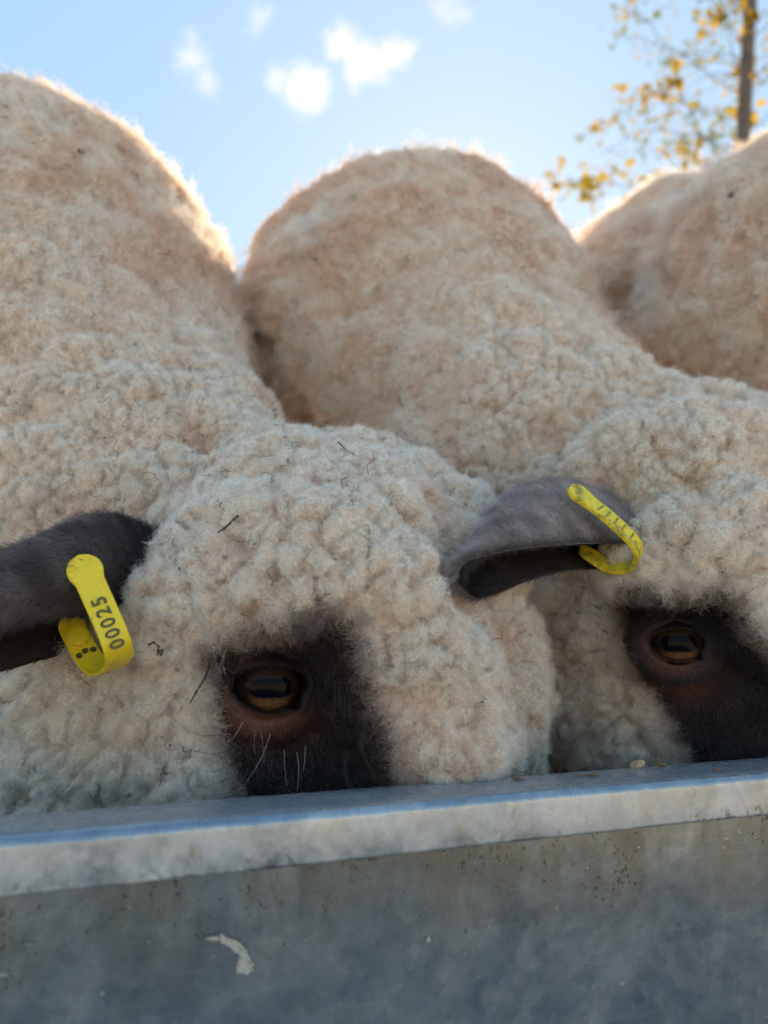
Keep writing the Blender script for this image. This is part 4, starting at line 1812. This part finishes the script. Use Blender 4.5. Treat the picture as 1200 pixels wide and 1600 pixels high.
BB = build_body(rootB, fB, (-.22, .34, -.01), (.42, 1.66, .96), .0075, skin_fn_for(eyeB, polyB), 3, rngB,
                [(.0088, woolB_amp(.0190, .0080), .026, .0046, 730), (.0048, woolB_amp(.0022, .0026), .014, .002, 740)])
VB, QB = BB['V'], BB['Q']
make_eye(eyeB, rootB, rngB, aw=.0150, at_=.0082, ab_=.0098, dark=.8, ext_=.0165)


def colB_all(p):
    h = headness(p, .56, .72)
    return colB_head(p) * h[:, None] + colB_b(p) * (1 - h)[:, None]


def leanB_all(p, n):
    h = headness(p, .56, .72)[:, None]
    return leanB_head(p, n) * h + lean_body(-.15, -.32)(p, n) * (1 - h)


def lenB(p):
    return (.0042 + .0050 * (1 - headness(p, .56, .72))) * np.clip(.5 + bare_sd(eyeB, polyB, p) / .012, .5, 1)


fleece(rootB, [
    fringe(BB, rngB, eyeB, polyB, colB_head, 640),
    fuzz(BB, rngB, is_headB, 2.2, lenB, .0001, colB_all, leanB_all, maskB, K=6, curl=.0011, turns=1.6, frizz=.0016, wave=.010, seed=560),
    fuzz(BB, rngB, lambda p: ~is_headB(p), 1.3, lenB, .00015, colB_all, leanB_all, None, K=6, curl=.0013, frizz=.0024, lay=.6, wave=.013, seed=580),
] + wool_zone(rootB, VB, QB, fB, rngB, [
    dict(zone=lambda p: is_headB(p), spacing=.0088, R=.0058, L=.0160, M=8, lean=leanB_all, col=lambda p: lerp(colB_all(p), PALE, np.full(len(p), .3)), mask=maskB, K=8,
         clump=.35, dome=.2, bend=.32, curl=.0018, turns=2.0, frizz=.0026, r0=.00009, messy=.35),
    dict(zone=lambda p: ~is_headB(p), spacing=.0105, R=.0066, L=.0205, M=21, lean=lean_body(-.1, -.1), col=colB_b, K=8,
         clump=.62, dome=.2, curl=.0020, turns=1.8, frizz=.0032, r0=.00014, messy=.4),
]))
face_fur(rootB, VB, QB, fB, eyeB, polyB, rngB, .0014)

# ================================================================== third sheep (right edge)
rngC = np.random.default_rng(303)
rootC = empty('sheep', (.44, .86, 0))
tag(rootC, 'sheep at the edge below the yellow-leaved tree, only its rounded shoulder visible', 'sheep', 'sheep feeding at the trough')
prC = [
    (P(1270, 478, .79), P(1250, 520, .95), .168, .16),
    (P(1065, 518, 1.0), P(1065, 575, 1.28), .176, .18, .010),
    (P(1100, 560, 1.25), P(1110, 600, 1.5), .18, .18, .05),
    (P(1290, 540, .79), P(1430, 720, .67), .165, .10, .05),
    (P(1430, 720, .67), P(1560, 830, .60), .10, .085, .04),
    (P(1560, 830, .60), P(1640, 1080, .58), .080, .060, .03),
    (P(1640, 1080, .58), P(1680, 1180, .57), .058, .045, .03),
]
legs(prC, .44, .88, 1.42, .52)
fC0 = prim_sdf(prC)


def fC(p):
    return fC0(p) + .0045 * wobble(p, .07, 221) + .002 * wobble(p, .03, 222) + .007 * wobble(p, .16, 223)


BC = build_body(rootC, fC, (.16, .46, -.01), (.84, 1.72, .98), .010, skin_fn_for(None, None), 2, rngC,
                [(.0105, lambda p: np.full(len(p), .0075), .03, .004, 760)])
VC, QC = BC['V'], BC['Q']
colC = body_colour(241)
everywhere = lambda p: np.ones(len(p), bool)
fleece(rootC, [
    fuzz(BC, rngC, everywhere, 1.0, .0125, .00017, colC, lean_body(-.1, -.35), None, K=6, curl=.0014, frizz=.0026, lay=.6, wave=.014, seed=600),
] + wool_zone(rootC, VC, QC, fC, rngC, [
    dict(zone=everywhere, spacing=.0115, R=.0072, L=.022, M=20, lean=lean_body(-.1, -.1), col=colC, K=8,
         clump=.62, dome=.2, curl=.0020, turns=1.8, frizz=.0034, r0=.00015, messy=.4),
]))
# ------------------------------------------------------------------ ear tags
def ear_tag(name, path, width, wvec, mat, head_r, th=.0016, label='', group='yellow loop ear tags', print_=None, n=64):
    """strap of plastic bent into a loop: path control points (world), width vector across"""
    A = np.array(path)
    t = np.linspace(0, len(A) - 1, n)
    i = np.clip(np.floor(t).astype(int), 0, len(A) - 2)
    f = (t - i)[:, None]
    p0, p1, p2, p3 = A[np.maximum(i - 1, 0)], A[i], A[i + 1], A[np.minimum(i + 2, len(A) - 1)]
    C = .5 * (2 * p1 + (p2 - p0) * f + (2 * p0 - 5 * p1 + 4 * p2 - p3) * f ** 2 + (3 * p1 - p0 - 3 * p2 + p3) * f ** 3)
    s = np.concatenate([[0], np.cumsum(np.linalg.norm(np.diff(C, axis=0), axis=1))])
    root = empty(name, C[0])
    tan = np.gradient(C, axis=0)
    tan /= np.linalg.norm(tan, axis=1)[:, None]
    Wv = wvec[None] - (tan @ wvec)[:, None] * tan
    Wv /= np.linalg.norm(Wv, axis=1)[:, None]
    nrm = np.cross(Wv, tan)
    ctr = C.mean(0)
    if ((C - ctr) * nrm).sum() < 0:
        nrm = -nrm
    hw = np.full(n, width / 2)
    # rounded button end, wider than the strap
    for k in range(n):
        x = s[k]
        if x < 2 * head_r:
            hw[k] = max(math.sqrt(max(head_r ** 2 - (x - head_r) ** 2, 0)), .0006 if x < head_r else width / 2)
        e = s[-1] - x
        if e < width * .55:
            q = e / (width * .55)
            hw[k] = max(.0008, hw[k] * math.sqrt(max(0, 1 - (1 - q) ** 2)))
    V, F = [], []
    bev = .00045
    for k in range(n):
        h = hw[k]
        thk = th * (1.25 if s[k] < 2 * head_r else 1.0)
        sec = [(-h, -thk / 2 + bev), (-h + bev, -thk / 2), (h - bev, -thk / 2), (h, -thk / 2 + bev), (h, thk / 2 - bev), (h - bev, thk / 2), (-h + bev, thk / 2), (-h, thk / 2 - bev)]
        for a, b_ in sec:
            V.append(C[k] + Wv[k] * a + nrm[k] * b_)
    m = 8
    for k in range(n - 1):
        for j in range(m):
            F.append((k * m + j, k * m + (j + 1) % m, (k + 1) * m + (j + 1) % m, (k + 1) * m + j))
    F.append(tuple(range(m)))
    F.append(tuple(range((n - 1) * m, n * m))[::-1])
    o = mesh_obj('strap', V, F, mat)
    bm = bmesh.new()
    bm.from_mesh(o.data)
    bmesh.ops.recalc_face_normals(bm, faces=bm.faces)
    bm.to_mesh(o.data)
    bm.free()
    md = o.modifiers.new('edge', 'EDGE_SPLIT')
    md.split_angle = math.radians(40)
    place(o, root)
    return root, C, tan, Wv, nrm, s


def stud(root, c, axis, r, h, mat, name='stud'):
    bm = bmesh.new()
    bmesh.ops.create_cone(bm, cap_ends=True, segments=24, radius1=r, radius2=r * .86, depth=h)
    bmesh.ops.bevel(bm, geom=[e for e in bm.edges if abs(e.verts[0].co.z - e.verts[1].co.z) < 1e-6], offset=r * .1, segments=2, affect='EDGES')
    q = Vector(axis).to_track_quat('Z', 'Y').to_matrix().to_4x4()
    q.translation = Vector(c)
    bm.transform(q)
    me = bpy.data.meshes.new(name)
    bm.to_mesh(me)
    bm.free()
    me.materials.append(mat)
    o = bpy.data.objects.new(name, me)
    COL.objects.link(o)
    return place(o, root)


def text_on(root, txt, org, xdir, ydir, zdir, size, mat, name='print', stretch=1.0):
    cu = bpy.data.curves.new('tmp_text', 'FONT')
    cu.body = txt
    cu.size = 1.0
    cu.align_x = 'CENTER'
    cu.align_y = 'CENTER'
    cu.extrude = 0.0
    cu.offset = .022
    cu.space_character = 1.25
    to = bpy.data.objects.new('tmp_text', cu)
    COL.objects.link(to)
    bpy.context.view_layer.update()
    me = bpy.data.meshes.new_from_object(to.evaluated_get(bpy.context.evaluated_depsgraph_get()))
    bpy.data.objects.remove(to)
    bpy.data.curves.remove(cu)
    M = Matrix((Vector(xdir) * size * stretch, Vector(ydir) * size, Vector(zdir) * size)).transposed().to_4x4()
    M.translation = Vector(org)
    me.transform(M)
    me.name = name
    me.materials.clear()
    me.materials.append(mat)
    o = bpy.data.objects.new(name, me)
    COL.objects.link(o)
    return place(o, root)


# first tag: hangs on the near ear, printed 00025
WA = CRIGHT * .82 + CUP * .26 + CFWD * .50
WA /= np.linalg.norm(WA)
tagA, CA, tanA, WvA, nrA, sA = ear_tag('ear_tag', [P(122, 868, .343), P(139, 905, .341), P(157, 945, .339), P(174, 984, .338), P(184, 1012, .339), P(186, 1032, .346), P(172, 1046, .356), P(152, 1043, .366),
                                       P(134, 1020, .373), P(118, 990, .377), P(104, 962, .380)],
                                       .0125, WA, M_TAG, .0078)
tag(tagA, 'clean yellow plastic loop ear tag printed 00025 in the dark ear', 'ear tag', 'yellow loop ear tags')
k0 = int(np.argmin(np.abs(sA - .033)))
text_on(tagA, '00025', CA[k0] + nrA[k0] * .00105, -tanA[k0], -WvA[k0], nrA[k0], .0088, M_INK, stretch=.92)
ks = int(np.argmin(np.abs(sA - (sA[-1] - .013))))
stud(tagA, CA[ks] - nrA[ks] * .0025, nrA[ks], .0052, .0050, M_TAG)
kp = int(np.argmin(np.abs(sA - (sA[-1] - .022))))
for dx in (-.0035, .0, .0035):
    stud(tagA, CA[kp] - nrA[kp] * .0010 + WvA[kp] * dx + tanA[kp] * (.0012 if dx == 0 else 0), nrA[kp], .0016, .0008, M_INK, 'stamped_mark')

# second tag: edge-on and dirty, on the middle sheep's ear
WB = CRIGHT * .50 + CUP * .42 + CFWD * .76
WB /= np.linalg.norm(WB)
tagB, CB, tanB, WvB, nrB, sB = ear_tag('ear_tag', [P(890, 760, .420), P(920, 784, .416), P(948, 806, .412), P(975, 830, .410), P(994, 852, .410), P(996, 872, .416), P(980, 886, .425), P(955, 886, .432), P(930, 872, .437), P(905, 856, .440)],
                                       .0115, WB, M_TAG2, .0072, th=.0026)
tag(tagB, 'grimy yellow loop ear tag seen edge-on in the lighter grey ear', 'ear tag', 'yellow loop ear tags')
for k in range(5):
    q = int(np.argmin(np.abs(sB - (.020 + .0055 * k))))
    v = []
    c = CB[q] + nrB[q] * .00145
    for a, b_ in ((-.0040, -.0006), (.0036, -.0007), (.0040, .0006), (-.0034, .0005)):
        v.append(c + WvB[q] * a + tanB[q] * b_)
    place(mesh_obj('worn_print', v, [(0, 1, 2, 3)], M_INK2), tagB)

# ------------------------------------------------------------------ tree behind
TRX = P(1166, 150, 4.6)
tree = empty('tree', (TRX[0] - .115 * TRX[2], TRX[1], 0))
tag(tree, 'slender grey-barked tree with sparse yellow autumn leaves behind the sheep', 'tree')


def tube(paths, name, mat, parent, sides=8):
    V, F = [], []
    for pts, r0, r1 in paths:
        A = np.array(pts)
        base = len(V)
        tn = np.gradient(A, axis=0)
        tn /= np.linalg.norm(tn, axis=1)[:, None]
        T, B = frames(tn)
        for k in range(len(A)):
            r = r0 + (r1 - r0) * k / (len(A) - 1)
            for j in range(sides):
                a = 2 * math.pi * j / sides
                V.append(A[k] + T[k] * r * math.cos(a) + B[k] * r * math.sin(a))
        for k in range(len(A) - 1):
            for j in range(sides):
                F.append((base + k * sides + j, base + k * sides + (j + 1) % sides, base + (k + 1) * sides + (j + 1) % sides, base + (k + 1) * sides + j))
        F.append(tuple(base + (len(A) - 1) * sides + j for j in range(sides)))
    return place(mesh_obj(name, V, F, mat), parent)


rt = np.random.default_rng(55)
def stem_x(z):
    return TRX[0] + .115 * (z - TRX[2])                 # the stem leans a little


trunk = [np.array([stem_x(z) + .012 * math.sin(z * 1.3), TRX[1] + .01 * math.cos(z), z]) for z in np.linspace(-.05, 6.5, 26)]
tube([(trunk, .055, .030)], 'trunk', M_BARK, tree, 12)
leaf_pts = []
limb_paths = []


def limb(start, ends, r):
    A = [start] + ends
    B = []
    for i in range(len(A) - 1):
        for t in np.linspace(0, 1, 6, endpoint=False):
            B.append(A[i] + (A[i + 1] - A[i]) * t + rt.normal(0, .008, 3))
    B.append(A[-1])
    limb_paths.append((B, r * .38, .0014))
    return B


D0 = 4.6
specs = [
    [(1166, 110), (1050, 75), (960, 50)],
    [(1166, 150), (1080, 100), (1000, 30), (960, -40)],
    [(1166, 190), (1080, 165), (1020, 140), (960, 190), (900, 215)],
    [(1166, 235), (1090, 215), (1010, 200), (940, 240)],
    [(1166, 330), (1040, 300), (940, 285), (850, 290)],
    [(1166, 250), (1100, 215), (1050, 130)],
    [(1166, 60), (1220, 20), (1280, -40)],
    [(1166, 90), (1130, 30), (1090, -20)],
    [(1166, 130), (1230, 80), (1300, 50)],
    [(1166, 210), (1240, 150), (1330, 120)],
    [(1166, 380), (1060, 330), (980, 310)],
]
for sp_ in specs:
    dz = rt.normal(0, .35)
    pts = [P(x, y, D0 + dz * i / (len(sp_) - 1)) for i, (x, y) in enumerate(sp_)]
    pts[0][0] = stem_x(pts[0][2])
    B = limb(pts[0], pts[1:], .012)
    for q in B[5::2]:
        e = q + np.array([rt.normal(0, .10), rt.normal(0, .10), rt.normal(-.02, .07)])
        m = (q + e) / 2 + rt.normal(0, .02, 3)
        limb_paths.append(([q, m, e], .0022, .0010))
        leaf_pts += [(e, 1), (m, .6)]
# boughs above the frame and on the far side
for _ in range(34):
    z = rt.uniform(1.7, 6.2)
    a = rt.uniform(0, 6.28)
    b0 = np.array([stem_x(z), TRX[1], z])
    ln = rt.uniform(.5, 1.3) * (1 - .08 * z)
    e = b0 + np.array([math.cos(a) * ln, math.sin(a) * ln, rt.uniform(.1, .5)])
    B = limb(b0, [b0 + (e - b0) * .5 + np.array([0, 0, .08]), e], .012)
    if z > 2.6:
        for q in B[4::2]:
            leaf_pts += [(q + rt.normal(0, .08, 3), 1), (q + rt.normal(0, .10, 3), 1)]
tube(limb_paths, 'branches', M_BARK, tree, 5)


def leaves(name, pts, mat, size, parent, count):
    V, F = [], []
    for (c, wgt) in pts:
        for _ in range(rt.integers(*count)):
            p = c + rt.normal(0, .035, 3)
            d = rt.normal(size=3); d /= np.linalg.norm(d)
            n = rt.normal(size=3); n -= n @ d * d; n /= np.linalg.norm(n)
            s = np.cross(n, d)
            L = size * rt.uniform(.6, 1.25)
            b0 = len(V)
            for u, v_, w_ in ((0, 0, 0), (.3, .28, .05), (.65, .26, .07), (1, 0, -.05), (.65, -.26, .07), (.3, -.28, .05), (.5, 0, -.03)):
                V.append(p + d * u * L + s * v_ * L + n * w_ * L)
            for q in ((0, 1, 6), (1, 2, 6), (2, 3, 6), (3, 4, 6), (4, 5, 6), (5, 0, 6)):
                F.append(tuple(b0 + x for x in q))
    o = place(mesh_obj(name, V, F, mat, smooth=False), parent)
    o['kind'] = 'stuff'
    return o


fix_y = [(1115, 38), (1163, 16), (1160, 108), (1180, 84), (1176, 113), (1172, 168), (1165, 190), (1028, 140), (1040, 150), (1060, 170), (1054, 118), (1110, 30), (1100, 212),
         (935, 200), (985, 150), (1000, 158), (862, 275), (915, 290), (925, 298), (975, 275), (1008, 268), (1070, 250)]
yel = [(P(x, y, D0 + rt.normal(0, .1)), 1) for x, y in fix_y]
grn = [(P(x, y, D0 + rt.normal(0, .1)), 1) for x, y in [(1115, 182), (1130, 190), (1125, 205), (1045, 125), (968, 218), (1040, 245)]]
leaves('crown', yel, M_LEAF, .074, tree, (6, 12))
r_idx = rt.permutation(len(leaf_pts))
leaves('crown', [leaf_pts[i] for i in r_idx[:int(len(r_idx) * .60)]], M_LEAF, .038, tree, (2, 8))
leaves('crown', grn + [leaf_pts[i] for i in r_idx[int(len(r_idx) * .70):]], M_LEAFG, .042, tree, (2, 7))

# ------------------------------------------------------------------ bits caught in the wool, crumbs on the rim
def surf_point(fn, px, py, lift=.010, d0=.30, d1=1.6):
    d = np.linspace(d0, d1, 1300)
    pts = np.array([P(px, py, x) for x in d])
    f = fn(pts)
    i = int(np.argmax(f < lift))
    return pts[i]


def twig(name, fn, pix, r, mat, label, cat, lift=.013, group='bits caught in the wool'):
    A = np.array([surf_point(fn, x, y, lift) for x, y in pix])
    root = empty(name, A[0])
    tube([([A[0] + (A[-1] - A[0]) * 0] + list(A[1:]), r, r * .6)], 'stalk', mat, root, 6)
    for q in A[1:-1]:
        stud(root, q, (0, 0, 1), r * 1.3, r * 2.2, mat, 'bud')
    return tag(root, label, cat, group)


def husk(name, fn, px, py, size, mat, label, seed, lift=.010, stretch=(1, 1, 1), group='bits caught in the wool', cat='seed husk', at=None):
    c = surf_point(fn, px, py, lift) if at is None else at
    r = np.random.default_rng(seed)
    bm = bmesh.new()
    crumb = cat == 'feed crumb'
    for q_ in range(1 if crumb else 3):
        r_s = size * (1 if crumb else r.uniform(.35, .75))
        new = bmesh.ops.create_icosphere(bm, subdivisions=2, radius=r_s)['verts']
        k = r.normal(size=(6, 3)) / r_s * 1.5
        ph = r.uniform(0, 6.28, 6)
        rot = Matrix.Rotation(r.uniform(0, 3.14), 3, Vector(r.normal(size=3)).normalized())
        off = Vector(r.normal(0, 0 if crumb else size * .28, 3) * np.array(stretch))
        for v in new:
            g = 1 + .22 * np.sin(k @ np.array(v.co) + ph).sum()
            e = Vector(np.array(v.co) * g * (np.array(stretch) if crumb else np.array((.5, .6, 1.2))))
            v.co = (e if crumb else rot @ e) + off
    me = bpy.data.meshes.new(name)
    bm.to_mesh(me)
    bm.free()
    me.materials.append(mat)
    o = bpy.data.objects.new(name, me)
    COL.objects.link(o)
    o.location = c
    return tag(o, label, cat, group)


twig('twig', fA, [(328, 1038), (320, 1060), (312, 1072), (306, 1082), (297, 1098)], .0005, M_TWIG, 'thin dark knobbly twig hanging in cheek wool beside the near eye', 'twig')
twig('twig', fA, [(372, 806), (362, 815), (350, 826), (340, 832)], .0006, M_TWIG, 'short brown stalk lying in the crown wool above the near eye', 'twig')
twig('twig', fA, [(528, 690), (540, 702), (553, 712), (555, 698)], .0004, M_TWIG, 'forked brown sprig on the nape wool under the middle sheep', 'twig')
twig('twig', fA, [(232, 1008), (240, 1004), (248, 1010), (246, 1024)], .0005, M_TWIG, 'small dark hooked seed head just beside the tag 00025', 'seed head')
husk('seed_husk', fA, 250, 1018, .0018, M_BURR, 'tiny dark seed cluster in wool beside tag 00025', 4, stretch=(.7, .7, 1.6))
husk('seed_husk', fA, 16, 602, .0040, M_BURR, 'largest black burr on the flank at the picture edge', 5, stretch=(.8, .8, 1.2))
husk('seed_husk', fA, 210, 541, .0024, M_BURR, 'lone round black burr halfway up the nearest sheep\'s shoulder', 6, stretch=(.8, .8, 1.1))
husk('seed_husk', fA, 126, 239, .0042, M_BURR, 'brown burr highest up on the nearest sheep\'s withers', 7, stretch=(1.3, .7, .8))
husk('seed_husk', fA, 8, 372, .0032, M_BURR, 'dark burr at the picture edge below the withers', 8, stretch=(1.2, .7, .7))
husk('seed_husk', fA, 46, 372, .0028, M_BURR, 'slim upright dark husk below the withers', 9, stretch=(.5, .5, 1.5))
husk('seed_husk', fB, 491, 404, .0036, M_BURR, 'brown speck on the middle sheep\'s round hump', 10)
husk('seed_husk', fC, 1147, 308, .0052, M_BURR, 'dark brown burr on the third sheep\'s shoulder', 11, stretch=(.8, .8, 1.2))
husk('straw_flake', fA, 291, 1147, .0016, M_STRAW, 'tiny orange straw flake in the cheek wool', 12, stretch=(.35, .35, 1.5), cat='straw')


def on_rim(px, py):
    d = pix_dir(px, py)
    t = (RIMZ + .0008 - HC) / d[2]
    q = CAMP + d * t
    over = (q - T_ORG) @ tin - .029
    return q - tin * max(over, 0)


husk('feed_pellet', None, 0, 0, .0028, M_FEED, 'pale feed crumb sitting up on the trough rim', 21, at=on_rim(994, 1197) + np.array([0, 0, .0012]), stretch=(1.2, .9, .8), cat='feed crumb', group='crumbs on the trough rim')
husk('feed_crumb', None, 0, 0, .0015, M_CHAFF, 'small brown flake on the rim beside the pale crumb', 22, at=on_rim(1033, 1196), stretch=(1.4, .8, .5), cat='feed crumb', group='crumbs on the trough rim')
husk('feed_crumb', None, 0, 0, .0017, M_CHAFF, 'reddish brown flake near the bend of the rim under the second eye', 23, at=on_rim(1122, 1203), stretch=(1.4, .8, .5), cat='feed crumb', group='crumbs on the trough rim')
for k, (x, y) in enumerate([(812, 1217), (905, 1212), (925, 1211)]):
    husk('feed_crumb', None, 0, 0, .0013, M_CHAFF, ['brown chaff flake on the rim nearest the dark gap between the heads', 'short chaff flake on the rim below the second sheep\'s cheek', 'chaff flake lying just beside the short flake on the rim'][k], 30 + k, at=on_rim(x, y), stretch=(2.0, .8, .4), cat='feed crumb', group='chaff on the trough rim')
